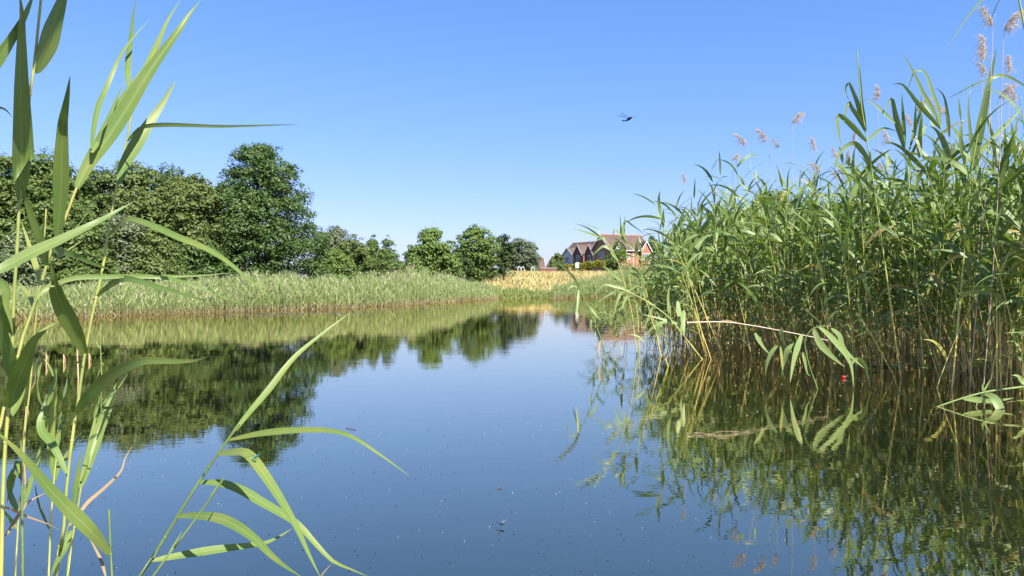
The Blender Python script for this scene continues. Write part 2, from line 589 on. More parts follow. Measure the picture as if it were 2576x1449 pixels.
# ------------------------------------------------------------------ far reed fringes, sedge, meadow
def fringe(name, pxs, tops, n, depth, label, leafn=5, front=-0.1, seed=1, plumes=0.25, leafL=0.30, leafW=0.022, group=None):
    rng = np.random.default_rng(seed)
    px = rng.uniform(pxs[0], pxs[-1], n)
    yb = np.interp(px, WPX, WPY)
    d0 = FPX * CAM_H / (yb - 713.0)
    dd = depth * rng.uniform(0, 1, n) ** 1.3
    d = d0 + front + dd + 0.12 * np.sin(px * .05)
    x = (px - 1288) / FPX * d
    ty = np.interp(px, pxs, tops)
    ztop = CAM_H + (713 - ty) / FPX * (d0 + 0.7 * depth)
    z0 = np.minimum(ground(x, d), 0.25) - 0.05
    wob = 0.97 + 0.10 * np.sin(px * 0.017 + seed) + 0.07 * np.sin(px * 0.063 + 2 * seed) + .05 * np.sin(px * .19)
    H = (ztop - z0) * (0.62 + 0.36 * np.clip(dd / depth * 1.5, 0, 1)) * rng.uniform(.78, 1.1, n) * wob
    lean = np.column_stack([rng.normal(0.03, .06, n), rng.normal(0, .05, n)])
    st, lv = reed_field(np.column_stack([x, d]), z0, H, lean, leafn, leafL, leafW, 0.006, low=0.22, K=4, sides=3, stem_k=3, droop=(0.1, 1.1))
    a = MB(); a.add(*st); a.add(*lv)
    ob = tag(a.build(name, M['far_reed']), label, 'reeds', kind='stuff')
    # last year's pale seed heads above them
    k = rng.random(n) < plumes
    bx = np.column_stack([x[k], d[k], z0[k]])
    Hh = H[k] * rng.uniform(0.98, 1.16, k.sum())
    tp = bx + np.column_stack([lean[k] * 1.1, Hh])
    SV, SF, at = stems(bx, tp, np.full(len(bx), .004), np.full(len(bx), .003), 3, 3)
    p = MB(); p.add(SV, SF)
    for _ in range(3):
        LV, LF = blades(tp - np.column_stack([np.zeros((len(bx), 2)), rng.uniform(0.0, .12, len(bx))]), rng.uniform(0, 6.28, len(bx)), rng.uniform(.9, 1.4, len(bx)), rng.uniform(.5, 2, len(bx)),
                        rng.uniform(.12, .2, len(bx)), rng.uniform(.012, .025, len(bx)), 4)
        p.add(LV, LF)
    tag(p.build(name + '_seed_heads', M['far_plume']), 'pale dry seed heads over the ' + label.split(' of ')[-1], 'seed heads', kind='stuff')
    return ob


WPX = np.array([-400, 0, 120, 200, 420, 600, 800, 1000, 1130, 1250, 1400, 1650, 1900.])
WPY = np.array([818, 805, 801, 797, 790, 784, 778, 768, 759, 752, 750, 748, 747.])
fringe('far_reeds', [-250, 0, 200, 400, 600, 800, 1000, 1060, 1150, 1225, 1252], [738, 731, 723, 708, 696, 695, 690, 682, 694, 714, 738], 14000, 4.0,
       'long fringe of green and straw coloured reeds along the far shore below the trees', seed=3, plumes=0.11)
fringe('distant_reeds', [1392, 1445, 1500, 1600, 1700, 1900], [722, 704, 684, 664, 652, 640], 4200, 5.0,
       'bank of green reeds on the far shore below the brick houses', seed=5, plumes=0.07)
# bright green sedge below the meadow
rng = np.random.default_rng(8)
n_ = 4200
px = rng.uniform(1242, 1410, n_)
d0 = FPX * CAM_H / (np.interp(px, WPX, WPY) - 713)
d = d0 - 0.1 + 5 * rng.uniform(0, 1, n_) ** 1.5
x = (px - 1288) / FPX * d
hh = rng.uniform(.16, .5, n_) * (0.6 + 0.6 * np.sin(px * .05 + np.sin(px * .13)) ** 2) * (0.35 + 0.65 * S(1242, 1275, px) * (1 - S(1375, 1412, px)))
LV, LF = blades(np.column_stack([x, d, ground(x, d) - 0.06]), rng.uniform(0, 6.28, n_), rng.uniform(1.1, 1.5, n_), rng.uniform(.1, 1.0, n_), hh, np.full(n_, .035), 4, prof='grass')
a = MB(); a.add(LV, LF)
tag(a.build('sedge', M['sedge']), 'bright green sedge at the water edge below the dry meadow', 'sedge', kind='stuff')
# meadow grass
n_ = 42000
px = rng.uniform(1130, 1900, n_)
d = 47 + 60 * rng.uniform(0, 1, n_) ** 0.75
x = (px - 1288) / FPX * d
ok = (ground(x, d) > 0.2) & ((px > 1200) | (d > 62))
x, d = x[ok], d[ok]
n_ = len(x)
cl = 0.5 + 0.5 * np.sin(x * 1.1 + 2 * np.sin(d * .35)) * np.sin(d * .5 + x * .4)
hh = (0.30 + 0.25 * cl) * rng.uniform(.6, 1.2, n_)
LV, LF = blades(np.column_stack([x, d, ground(x, d) - 0.03]), rng.uniform(0, 6.28, n_), rng.uniform(1.0, 1.5, n_), rng.uniform(.1, 1.3, n_), hh, np.full(n_, .04), 3, prof='grass')
a = MB(); a.add(LV, LF)
tag(a.build('meadow_grass', M['meadow']), 'tall dry golden meadow grass on the slope', 'grass', kind='stuff')
# green grass and low growth in front of the wood
n_ = 9000
px = rng.uniform(-300, 1260, n_)
d0 = FPX * CAM_H / (np.interp(px, WPX, WPY) - 713)
d = d0 + 3.5 + 9 * rng.uniform(0, 1, n_)
x = (px - 1288) / FPX * d
LV, LF = blades(np.column_stack([x, d, ground(x, d) - 0.03]), rng.uniform(0, 6.28, n_), rng.uniform(.9, 1.5, n_), rng.uniform(.1, 1.3, n_), rng.uniform(.25, .6, n_), np.full(n_, .05), 3, prof='grass')
a = MB(); a.add(LV, LF)
tag(a.build('bank_grass', M['sedge']), 'green grass under the trees behind the far reeds', 'grass', kind='stuff')

# ------------------------------------------------------------------ trees
TREE_MATS = {
    'alder': leaf_mat('alder_leaf', (0.040, 0.082, 0.024), (0.115, 0.185, 0.050), (0.14, 0.25, 0.02), 0.22, 0.5, 0.2),
    'mid': leaf_mat('mid_leaf', (0.070, 0.118, 0.030), (0.165, 0.225, 0.062), (0.19, 0.30, 0.03), 0.26, 0.55, 0.2),
    'olive': leaf_mat('olive_leaf', (0.085, 0.132, 0.036), (0.190, 0.245, 0.074), (0.21, 0.29, 0.04), 0.26, 0.55, 0.2),
    'light': leaf_mat('light_leaf', (0.095, 0.160, 0.036), (0.215, 0.300, 0.080), (0.24, 0.38, 0.04), 0.28, 0.55, 0.2),
    'grey': leaf_mat('grey_leaf', (0.095, 0.130, 0.062), (0.215, 0.250, 0.145), (0.17, 0.24, 0.07), 0.26, 0.55, 0.2),
    'dark': leaf_mat('dark_leaf', (0.040, 0.075, 0.024), (0.10, 0.15, 0.045), (0.11, 0.19, 0.02), 0.22, 0.55, 0.2),
    'blossom': leaf_mat('blossom_leaf', (0.06, 0.11, 0.03), (0.27, 0.31, 0.18), (0.2, 0.28, 0.08), 0.28, 0.55, 0.3),
    'hedge': leaf_mat('hedge_leaf', (0.20, 0.22, 0.03), (0.42, 0.40, 0.06), (0.45, 0.45, 0.05), 0.25, 0.6, 0.2),
}
PROF = {
    'alder': [(0, .85), (.12, 1.0), (.3, .98), (.5, .86), (.65, .72), (.8, .58), (.9, .45), (.97, .28), (1, .08)],
    'round': [(0, .8), (.15, .92), (.4, 1.0), (.65, .90), (.85, .6), (.95, .32), (1, .08)],
    'bush': [(0, .9), (.3, 1.0), (.6, .85), (.85, .5), (1, .1)],
    'spire': [(0, .8), (.25, 1.0), (.5, .7), (.75, .38), (.92, .14), (1, .03)],
    'lolly': [(0, .25), (.18, .35), (.35, .8), (.6, 1.0), (.8, .85), (.94, .45), (1, .1)],
    'birch': [(0, .3), (.3, .75), (.6, 1.0), (.85, .7), (1, .15)],
}


def tree(name, cat, label, px, top, wpx, d, prof, kind, n=9000, leaf=0.085, clumps=90, crad=None, bottom=0.12, seed=0, group=None, gz=None, trunks=1, gap=0.0, lump=0.22, inner=0.25):
    rng = np.random.default_rng(seed + int(abs(px)) * 7 + 13)
    X = (px - 1288) / FPX * d
    z0 = float(ground(np.array(X), np.array(float(d)))) if gz is None else gz
    ztop = CAM_H + (713 - top) / FPX * d
    H = ztop - z0
    rw = 0.5 * wpx / FPX * d
    pt = np.array(PROF[prof])
    root = empty(name, (X, d, z0))
    tag(root, label, cat, group)
    # trunk and limbs
    tb = MB()
    rad = 0.02 * H + 0.02
    hub = []
    for k in range(trunks):
        a = rng.uniform(0, 6.28)
        off = np.array((math.cos(a), math.sin(a), 0)) * rw * (0.12 if trunks > 1 else 0.0)
        tr = spline([off * 0.5 + (0, 0, -0.15), off + (rng.normal(0, .03) * H, rng.normal(0, .03) * H, .35 * H), off * 1.8 + (rng.normal(0, .03) * H, rng.normal(0, .03) * H, .92 * H)], 9)
        Vt, Ft, _ = tube(tr, rad * (1 - 0.9 * np.linspace(0, 1, 9)) / (1 if trunks == 1 else 1.5), 7)
        tb.add(Vt, Ft)
        hub.append(tr)
    # crown clumps
    if crad is None:
        crad = 0.20 * rw
    C = []
    while len(C) < clumps:
        t = rng.uniform(0, 1) ** 0.95
        w = np.interp(t, pt[:, 0], pt[:, 1]) * rw
        if rng.random() > (w / rw) ** 1.2 + 0.12: continue
        a = rng.uniform(0, 6.28)
        q = 1 - inner * 3 * rng.random() ** 2.2
        q = max(q, 0.15)
        q *= 1 + rng.normal(0, lump * 0.35)
        w_in = max(w - crad * 0.6, 0.02)
        z = (bottom + (1 - bottom) * t) * H - crad * 0.55 * t
        C.append((math.cos(a) * w_in * q, math.sin(a) * w_in * q * 0.9, max(z, 0.1 * crad), q))
    C = np.array(C)
    # small sprays that break the outline
    m_ = clumps
    ta_ = rng.uniform(.05, 1.0, m_); aa_ = rng.uniform(0, 6.28, m_)
    ww_ = np.interp(ta_, pt[:, 0], pt[:, 1]) * rw * rng.uniform(.92, 1.12, m_)
    E = np.column_stack([np.cos(aa_) * ww_, np.sin(aa_) * ww_ * .9, (bottom + (1 - bottom) * ta_) * H * rng.uniform(.97, 1.03, m_), np.full(m_, .4)])
    nbig = len(C)
    C = np.vstack([C, E])
    for c in C[:nbig][rng.permutation(nbig)[:min(nbig, 26)]]:
        tr = hub[rng.integers(len(hub))]
        zz = np.clip((c[2] / H - 0.18) / 0.92, 0.08, 0.9)
        p0 = tr[int(zz * 8)]
        mid_ = (p0 + c[:3]) / 2 + np.array((0, 0, 0.05 * H))
        L_ = spline([p0, mid_, c[:3]], 5)
        Vt, Ft, _ = tube(L_, rad * np.linspace(.32, .07, 5), 4)
        tb.add(Vt, Ft)
    tb.build('trunk', M['bark'], root, smooth=True)
    cr = rng.uniform(.6, 1.5, len(C)) * crad
    cr[nbig:] *= .42
    n = int(n * 2.0)
    per = np.maximum((n * cr ** 2 / (cr ** 2).sum()).astype(int), 5)
    ci = np.repeat(np.arange(len(C)), per)
    N = len(ci)
    u = rng.normal(size=(N, 3)); u /= np.linalg.norm(u, axis=1)[:, None]
    rr = cr[ci] * rng.uniform(.45, 1.1, N) ** 0.5
    # sprays: leaves gather on short twigs sticking out of the clump
    flip = rng.random(N) < .8
    u[:, 2] = np.where(flip, np.abs(u[:, 2]), u[:, 2])
    pos = C[ci, :3] + u * rr[:, None] * np.array((1.15, 1.15, .75))
    pos += rng.normal(0, .18, (N, 3)) * cr[ci][:, None]
    if gap:
        keep = rng.random(N) > gap * (np.sin(pos[:, 0] * 5 + pos[:, 2] * 3) * np.sin(pos[:, 2] * 6 - pos[:, 0] * 2) > 0.3)
        pos, ci, u = pos[keep], ci[keep], u[keep]
        N = len(pos)
    pos[:, 2] = np.maximum(pos[:, 2], 0.03)
    nr = u * 0.9 + np.array((.1, -.1, .55)) + rng.normal(0, .38, (N, 3))
    nr /= np.linalg.norm(nr, axis=1)[:, None]
    rv = rng.normal(size=(N, 3))
    ta = np.cross(nr, rv); ta /= np.linalg.norm(ta, axis=1)[:, None]
    bb = np.cross(nr, ta)
    s = leaf * rng.uniform(.6, 1.35, N)[:, None]
    V = np.stack([pos - ta * s * .62, pos - bb * s * .42 + nr * s * .12, pos + ta * s * .62, pos + bb * s * .42 + nr * s * .12], 1).reshape(-1, 3)
    F = np.arange(4 * N).reshape(-1, 4)
    cb = MB(); cb.add(V, F)
    cb.build('crown', TREE_MATS[kind], root)
    return root


WG = 'trees of the wood on the left'
tree('alder_tree', 'tree', 'tallest dark green tree, a broad pyramid standing right of the wood', 656, 372, 300, 30.5, 'alder', 'alder', n=44000, leaf=0.083, clumps=230, crad=0.46, bottom=0.04, gap=0.6, inner=.3)
tree('bushy_tree', 'tree', 'olive green bushy tree leaning against the left side of the tallest dark tree', 480, 446, 230, 29.2, 'round', 'olive', n=17000, leaf=0.09, clumps=110, crad=.42, bottom=.05, group=WG)
tree('leafy_tree', 'tree', 'dark tree top showing just left of the tallest tree, behind the olive green tree', 428, 430, 130, 31, 'round', 'dark', n=9000, leaf=.10, clumps=60, crad=.5, group=WG)
tree('leafy_tree', 'tree', 'wide mid green round crown behind the two leaning front reed stems', 335, 412, 210, 28.8, 'round', 'olive', n=14000, leaf=.10, clumps=90, crad=.5, group=WG)
tree('leafy_tree', 'tree', 'dark tree with a ragged top between two foreground reeds, left of the wide round crown', 232, 424, 130, 28.5, 'round', 'dark', n=9000, leaf=.11, clumps=60, crad=.5, group=WG, lump=.4)
tree('leafy_tree', 'tree', 'knobbly topped tree right of the dark leaf blade at the left of the wood', 118, 402, 190, 26.8, 'round', 'mid', n=14000, leaf=.10, clumps=80, crad=.45, group=WG, lump=.4)
tree('leafy_tree', 'tree', 'tree at the left picture edge behind the dark leaf blade', 10, 392, 190, 26, 'round', 'mid', n=14000, leaf=.10, clumps=80, crad=.45, group=WG, lump=.4)
tree('leafy_tree', 'tree', 'tree beyond the left picture edge, seen by its reflection', -150, 385, 240, 26, 'round', 'mid', n=9000, leaf=.11, clumps=60, crad=.55, group=WG)
tree('leafy_shrub', 'shrub', 'large dark shrub filling the wood edge left of centre under the knobbly tree', 165, 500, 230, 24.6, 'round', 'mid', n=13000, leaf=.085, clumps=100, crad=.36, bottom=.03, group='shrubs at the foot of the wood')
tree('elder_shrub', 'shrub', 'shrub speckled with white blossom at the foot of the wood, far left', 42, 590, 110, 22.6, 'bush', 'blossom', n=6000, leaf=.075, clumps=50, crad=.26, bottom=.05, group='shrubs at the foot of the wood')
tree('leafy_shrub', 'shrub', 'dark green shrub at the far left edge of the far shore', -60, 560, 190, 22.6, 'bush', 'mid', n=6500, leaf=.085, clumps=60, crad=.32, bottom=.03, group='shrubs at the foot of the wood')
tree('leafy_shrub', 'shrub', 'grey green shrub between the two leaning front reed stems', 300, 540, 170, 26, 'round', 'grey', n=9000, leaf=.08, clumps=70, crad=.32, bottom=.03, group='shrubs at the foot of the wood')
tree('leafy_shrub', 'shrub', 'low dark green shrub just above the far reeds, left of the olive bushes', 215, 620, 170, 24, 'bush', 'mid', n=8000, leaf=.075, clumps=70, crad=.27, bottom=.02, group='shrubs at the foot of the wood')
tree('leafy_shrub', 'shrub', 'yellowish green shrub at the foot of the olive green bushy tree', 375, 585, 175, 26.2, 'bush', 'olive', n=9500, leaf=.075, clumps=80, crad=.28, bottom=.02, group='shrubs at the foot of the wood')
tree('leafy_shrub', 'shrub', 'dark low shrub under the left skirt of the tallest tree', 500, 600, 160, 28, 'bush', 'alder', n=8000, leaf=.085, clumps=60, crad=.30, bottom=.02, group='shrubs at the foot of the wood')
tree('leafy_shrub', 'shrub', 'bright green shrub right below the right side of the tallest tree', 840, 634, 130, 32.4, 'bush', 'light', n=7500, leaf=.075, clumps=60, crad=.27, bottom=.02)
tree('silvery_tree', 'tree', 'pale silvery green tree just right of the tallest tree', 842, 573, 130, 36.5, 'round', 'grey', n=10000, leaf=.08, clumps=80, crad=.35, bottom=.05)
tree('young_tree', 'tree', 'olive young tree right of the pale silvery one', 893, 596, 110, 35.5, 'round', 'olive', n=8500, leaf=.075, clumps=70, crad=.28, bottom=.04)
tree('young_tree', 'tree', 'spiky topped dark young tree, first of two left of the gap of sky', 938, 592, 86, 36.5, 'spire', 'mid', n=6000, leaf=.075, clumps=60, crad=.2, bottom=.04)
tree('young_tree', 'tree', 'spiky topped young tree beside the left gap of sky', 976, 598, 92, 36.0, 'spire', 'mid', n=6000, leaf=.075, clumps=60, crad=.2, bottom=.04)
tree('leafy_shrub', 'shrub', 'low bush under the two spiky young trees', 955, 640, 150, 34.6, 'bush', 'mid', n=6000, leaf=.075, clumps=50, crad=.24, bottom=.02)
tree('maple_tree', 'tree', 'mid green rounded tree with bold leaf clumps, alone right of the left gap of sky', 1085, 580, 120, 47, 'lolly', 'light', n=9500, leaf=.13, clumps=70, crad=.36, bottom=.04, lump=.4)
tree('leafy_shrub', 'shrub', 'low bushes at the left foot of the bold clumped round tree', 1038, 638, 72, 46, 'bush', 'light', n=5000, leaf=.11, clumps=40, crad=.28, bottom=.02)
tree('leafy_shrub', 'shrub', 'bush under the right side of the bold clumped round tree', 1118, 632, 90, 47.5, 'bush', 'mid', n=6000, leaf=.11, clumps=45, crad=.3, bottom=.02)
tree('ash_tree', 'tree', 'airy round topped tree in the middle of the far trees', 1197, 568, 108, 62, 'lolly', 'light', n=9500, leaf=.13, clumps=75, crad=.4, bottom=.05, gap=.5)
tree('birch_tree', 'tree', 'narrow drooping dark birch between two round bushes', 1266, 580, 44, 65, 'birch', 'dark', n=3800, leaf=.12, clumps=40, crad=.27, bottom=.15, gap=.7)
tree('willow_bush', 'tree', 'grey green rounded tree at the right end of the far trees', 1310, 603, 98, 97, 'round', 'grey', n=8000, leaf=.18, clumps=65, crad=.6, bottom=.03)
tree('leafy_shrub', 'shrub', 'pale green wide bush low in front of the airy round topped tree', 1218, 628, 140, 72, 'bush', 'olive', n=9000, leaf=.11, clumps=80, crad=.34, bottom=.02)
tree('leafy_shrub', 'shrub', 'dark bush between the bold clumped tree and the pale wide bush', 1152, 630, 84, 60, 'bush', 'dark', n=5500, leaf=.12, clumps=45, crad=.36, bottom=.02)
tree('leafy_shrub', 'shrub', 'grey brown bush left below the airy round topped tree', 1165, 612, 60, 63, 'round', 'olive', n=3500, leaf=.12, clumps=32, crad=.36, bottom=.02)
tree('garden_tree', 'tree', 'small green tree just left of the brick house with the white gable', 1403, 634, 30, 160, 'round', 'mid', n=2500, leaf=.26, clumps=26, crad=.5, gz=2.15)
tree('garden_bush', 'shrub', 'round bush by the tiny far brown house', 1390, 652, 22, 150, 'bush', 'mid', n=1500, leaf=.26, clumps=18, crad=.5, gz=2.15)
tree('garden_bush', 'shrub', 'dark garden bush in front of the sunlit brick house', 1552, 618, 58, 138, 'bush', 'mid', n=4200, leaf=.22, clumps=36, crad=.75, gz=2.15, bottom=.02)
tree('garden_tree', 'tree', 'small tree behind the right end of the sunlit house', 1640, 597, 44, 175, 'round', 'dark', n=2500, leaf=.28, clumps=26, crad=.9, gz=2.15)
tree('leafy_tree', 'tree', 'tree top showing behind the middle of the right reed bed', 1945, 486, 190, 62, 'round', 'olive', n=8000, leaf=.17, clumps=70, crad=.6)
tree('leafy_tree', 'tree', 'lower tree behind the right reed bed, left of the other tree top', 1860, 530, 120, 66, 'round', 'mid', n=5000, leaf=.17, clumps=45, crad=.6)
tree('leafy_tree', 'tree', 'tree behind the tall reeds near the right picture edge', 2330, 500, 260, 60, 'round', 'mid', n=7000, leaf=.18, clumps=60, crad=.7)

# ------------------------------------------------------------------ houses
def brick_mat(name, a, bcol):
    a, bcol = dim(a, bcol)
    m, n, l, b, o = mat_new(name)
    tc = objco(n)
    t = n.new('ShaderNodeTexBrick')
    l.new(tc, t.inputs['Vector'])
    mp = n.new('ShaderNodeMapping'); mp.inputs['Rotation'].default_value = (R(90), 0, 0)
    l.new(tc, mp.inputs[0]); l.new(mp.outputs[0], t.inputs['Vector'])
    t.inputs['Scale'].default_value = 2.2
    t.inputs['Color1'].default_value = (*a, 1)
    t.inputs['Color2'].default_value = (*bcol, 1)
    t.inputs['Mortar'].default_value = (0.36, 0.27, 0.22, 1)
    t.inputs['Mortar Size'].default_value = 0.012
    f = noise(n, l, 0.8, 5, tc)
    l.new(mixc(n, l, f, t.outputs[0], tuple(q * .75 for q in a)), b.inputs['Base Color'])
    b.inputs['Roughness'].default_value = 0.85
    return m


def tile_mat():
    m, n, l, b, o = mat_new('roof_tiles')
    tc = n.new('ShaderNodeTexCoord')
    sep = n.new('ShaderNodeSeparateXYZ'); l.new(tc.outputs['Object'], sep.inputs[0])
    w = n.new('ShaderNodeMath'); w.operation = 'MULTIPLY'; w.inputs[1].default_value = 21.0
    l.new(sep.outputs[2], w.inputs[0])
    s = n.new('ShaderNodeMath'); s.operation = 'SINE'; l.new(w.outputs[0], s.inputs[0])
    f = noise(n, l, 1.4, 5, tc.outputs['Object'])
    c = ramp(n, l, f, [(0.3, (0.058, 0.038, 0.030)), (0.55, (0.080, 0.051, 0.038)), (0.75, (0.125, 0.068, 0.045))])
    c = mixc(n, l, ramp(n, l, s.outputs[0], [(0.35, (0, 0, 0)), (0.9, (.75, .75, .75))]), c, (0.09, 0.055, 0.04))
    l.new(c, b.inputs['Base Color'])
    b.inputs['Roughness'].default_value = 0.8
    return m


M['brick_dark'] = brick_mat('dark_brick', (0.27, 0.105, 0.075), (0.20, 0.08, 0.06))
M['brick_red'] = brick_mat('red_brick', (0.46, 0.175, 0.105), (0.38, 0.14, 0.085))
M['tiles'] = tile_mat()
M['white'] = plain('white_paint', (0.78, 0.78, 0.76), 0.5, 0.06, 2)
M['render_white'] = plain('white_render', (0.74, 0.74, 0.72), 0.8, 0.06, 2)
M['cream'] = plain('cream_board', (0.52, 0.50, 0.40), 0.7, 0.08, 2)
m, n, l, b, o = mat_new('window_glass')
b.inputs['Base Color'].default_value = (0.03, 0.045, 0.06, 1)
b.inputs['Roughness'].default_value = 0.06
l.new(ramp(n, l, noise(n, l, 1.7, 2, objco(n)), [(0.4, (0.02, 0.03, 0.04)), (0.65, (0.16, 0.19, 0.22))]), b.inputs['Base Color'])
M['glass'] = m
M['ridge'] = plain('ridge_tiles', (0.42, 0.17, 0.09), 0.85, 0.25, 3)


def window(parent, x, z, w, h, y=0.0, lights=2, sill=True):
    """window in the plane y (front face towards -y) of the parent"""
    fr = []
    t = 0.07
    fr += box_polys(x - w / 2, x + w / 2, y - .06, y + .02, z, z + t)
    fr += box_polys(x - w / 2, x + w / 2, y - .06, y + .02, z + h - t, z + h)
    for k in range(lights + 1):
        xx = x - w / 2 + (w - t) * k / lights
        fr += box_polys(xx, xx + t, y - .058, y + .02, z + t, z + h - t)
    if sill:
        fr += box_polys(x - w / 2 - .08, x + w / 2 + .08, y - .12, y + .02, z - .09, z - .004)
    o = poly_obj('window', fr, M['white'], parent)
    poly_obj('pane', box_polys(x - w / 2 + .01, x + w / 2 - .01, y - .02, y + .015, z + .01, z + h - .01), M['glass'], o)
    return o


def slab(a, b_, c, d, th=0.16):
    """a thick roof plane a-b (eave) d-c (ridge)"""
    a, b_, c, d = map(np.array, (a, b_, c, d))
    nn = np.cross(b_ - a, d - a); nn = nn / np.linalg.norm(nn)
    if nn[2] < 0: nn = -nn
    lo = [a, b_, c, d]
    hi = [q + nn * th for q in lo]
    ps = [lo[::-1], hi]
    for k in range(4):
        ps.append([lo[k], lo[(k + 1) % 4], hi[(k + 1) % 4], hi[k]])
    return ps


def gable_house(root, L, D, eave, ridge, wall_m, over=0.35):
    zb = -0.6
    ps = [[(0, 0, zb), (L, 0, zb), (L, 0, eave), (0, 0, eave)], [(L, D, zb), (0, D, zb), (0, D, eave), (L, D, eave)],
          [(0, D, zb), (0, 0, zb), (0, 0, eave), (0, D / 2, ridge), (0, D, eave)], [(L, 0, zb), (L, D, zb), (L, D, eave), (L, D / 2, ridge), (L, 0, eave)]]
    poly_obj('wall', ps, wall_m, root)
    k = (ridge - eave) / (D / 2)
    e = eave - over * k
    rf = slab((-over, -over, e), (L + over, -over, e), (L + over, D / 2, ridge), (-over, D / 2, ridge)) + \
        slab((-over, D + over, e), (L + over, D + over, e), (L + over, D / 2, ridge), (-over, D / 2, ridge))
    r = poly_obj('roof', rf, M['tiles'], root)
    V, F, _ = tube(np.array([(-over - .02, D / 2, ridge + .16), (L / 2, D / 2, ridge + .16), (L + over + .02, D / 2, ridge + .16)]), .13, 6)
    mb = MB(); mb.add(V, F); mb.build('ridge_tiles', M['ridge'], r)
    # white barge boards on both gables
    for xx, s in ((-over, -1), (L + over, 1)):
        x0, x1 = (xx - .05, xx - .003) if s < 0 else (xx + .003, xx + .05)
        bp = []
        for y0, z0 in ((-over, e), (D + over, e)):
            q = [(y0, z0 - .12), (D / 2, ridge - .12), (D / 2, ridge + .19), (y0, z0 + .19)]
            A = [(x0, *p) for p in q]; B = [(x1, *p) for p in q]
            bp += [A, B] + [[A[i], A[(i + 1) % 4], B[(i + 1) % 4], B[i]] for i in range(4)]
        poly_obj('barge_board', bp, M['white'], r)
    poly_obj('gutter', box_polys(-over, L + over, -over - .12, -over - .004, e - .04, e + .1), M['white'], r)
    return r


def cross_gable(root, x, w, eave, apex, face_m, proj=0.5, back=4.0, z_low=None, win=None, board=M['white']):
    """gable standing proud of the front wall"""
    x0, x1 = x - w / 2, x + w / 2
    zl = eave - 0.02 if z_low is None else z_low
    y0 = -proj
    f = [(x0, y0, zl), (x1, y0, zl), (x1, y0, eave), (x, y0, apex), (x0, y0, eave)]
    ps = [f, [(x0, y0, zl), (x0, y0, eave), (x0, 0.3, eave), (x0, 0.3, zl)], [(x1, y0, zl), (x1, y0, eave), (x1, 0.3, eave), (x1, 0.3, zl)],
          [(x0, y0, zl), (x1, y0, zl), (x1, .3, zl), (x0, .3, zl)]]
    g = poly_obj('gable', ps, face_m, root)
    o_ = .22
    k = (apex - eave) / (w / 2)
    e = eave - o_ * k
    yf = y0 - .25
    rf = slab((x0 - o_, yf, e), (x0 - o_, back, e), (x, back, apex), (x, yf, apex), .12) + slab((x1 + o_, yf, e), (x1 + o_, back, e), (x, back, apex), (x, yf, apex), .12)
    r = poly_obj('gable_roof', rf, M['tiles'], g)
    bp = []
    for xe in (x0 - o_, x1 + o_):
        q = [(xe, e - .14), (x, apex - .14), (x, apex + .15), (xe, e + .15)]
        A = [(p[0], yf - .05, p[1]) for p in q]; B = [(p[0], yf - .004, p[1]) for p in q]
        bp += [A, B] + [[A[i], A[(i + 1) % 4], B[(i + 1) % 4], B[i]] for i in range(4)]
    poly_obj('barge_board', bp, board, g)
    return g


HZ = 2.7
# sunlit house on the right: facade to the camera's right, gable end in shade to the left
A_ = P(1535, 640, 148)
h2 = empty('brick_house', (A_[0], 148, HZ), R(24))
tag(h2, 'red brick house with a sunlit front and white windows, right one of the joined pair', 'house')
gable_house(h2, 9.4, 6.9, 5.1, 8.05, M['brick_red'])
window(h2, 4.1, 3.15, 1.0, 1.15)
window(h2, 1.2, 3.1, 1.1, 1.2)
cross_gable(h2, 2.0, 1.9, 5.1, 6.6, M['render_white'], .25, 2.6)
cross_gable(h2, 8.1, 2.3, 5.0, 6.75, M['brick_red'], .7, 3.0, z_low=1.0)
window(h2, 8.1, 2.95, 1.75, 1.35, y=-.7, lights=4)
poly_obj('downpipe', box_polys(5.3, 5.42, -.12, -.003, -.5, 5.0), M['white'], h2)
# shaded gable end: cream boarding and window live on the x = 0 wall
ge = empty('gable_end', (0, 6.9, 0), R(-90)); ge.parent = h2
poly_obj('gable_boarding', [[(2.25, -.04, 6.95), (4.65, -.04, 6.95), (3.45, -.04, 7.95)], [(2.25, -.003, 6.95), (4.65, -.003, 6.95), (3.45, -.003, 7.95)],
                            [(2.25, -.04, 6.95), (4.65, -.04, 6.95), (4.65, -.003, 6.95), (2.25, -.003, 6.95)]], M['cream'], ge)
window(ge, 3.6, 3.35, 1.9, 1.25, lights=3)
poly_obj('hopper_pipe', box_polys(.25, .38, -.12, -.003, 0, 5.0), M['white'], ge)
# shaded house on the left
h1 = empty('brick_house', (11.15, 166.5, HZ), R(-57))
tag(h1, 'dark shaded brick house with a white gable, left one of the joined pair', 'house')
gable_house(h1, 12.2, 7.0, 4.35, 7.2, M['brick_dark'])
cross_gable(h1, 3.0, 4.0, 4.3, 6.0, M['render_white'], .55, 3.4, z_low=2.3)
window(h1, 2.7, 2.7, 1.5, 1.35, y=-.55, lights=2)
window(h1, .55, 2.6, .9, 1.3)
cross_gable(h1, 7.0, 2.9, 4.5, 6.5, M['brick_dark'], .8, 3.4, z_low=0)
window(h1, 7.1, 2.8, 1.3, 1.5, y=-.8)
poly_obj('porch_pier', box_polys(8.8, 9.4, -1.2, -.6, 0, 4.2), M['brick_red'], h1)
cross_gable(h1, 10.6, 2.4, 4.6, 6.4, M['brick_dark'], .6, 3.2, z_low=0)
window(h1, 10.7, 2.9, 1.0, 1.3, y=-.6)
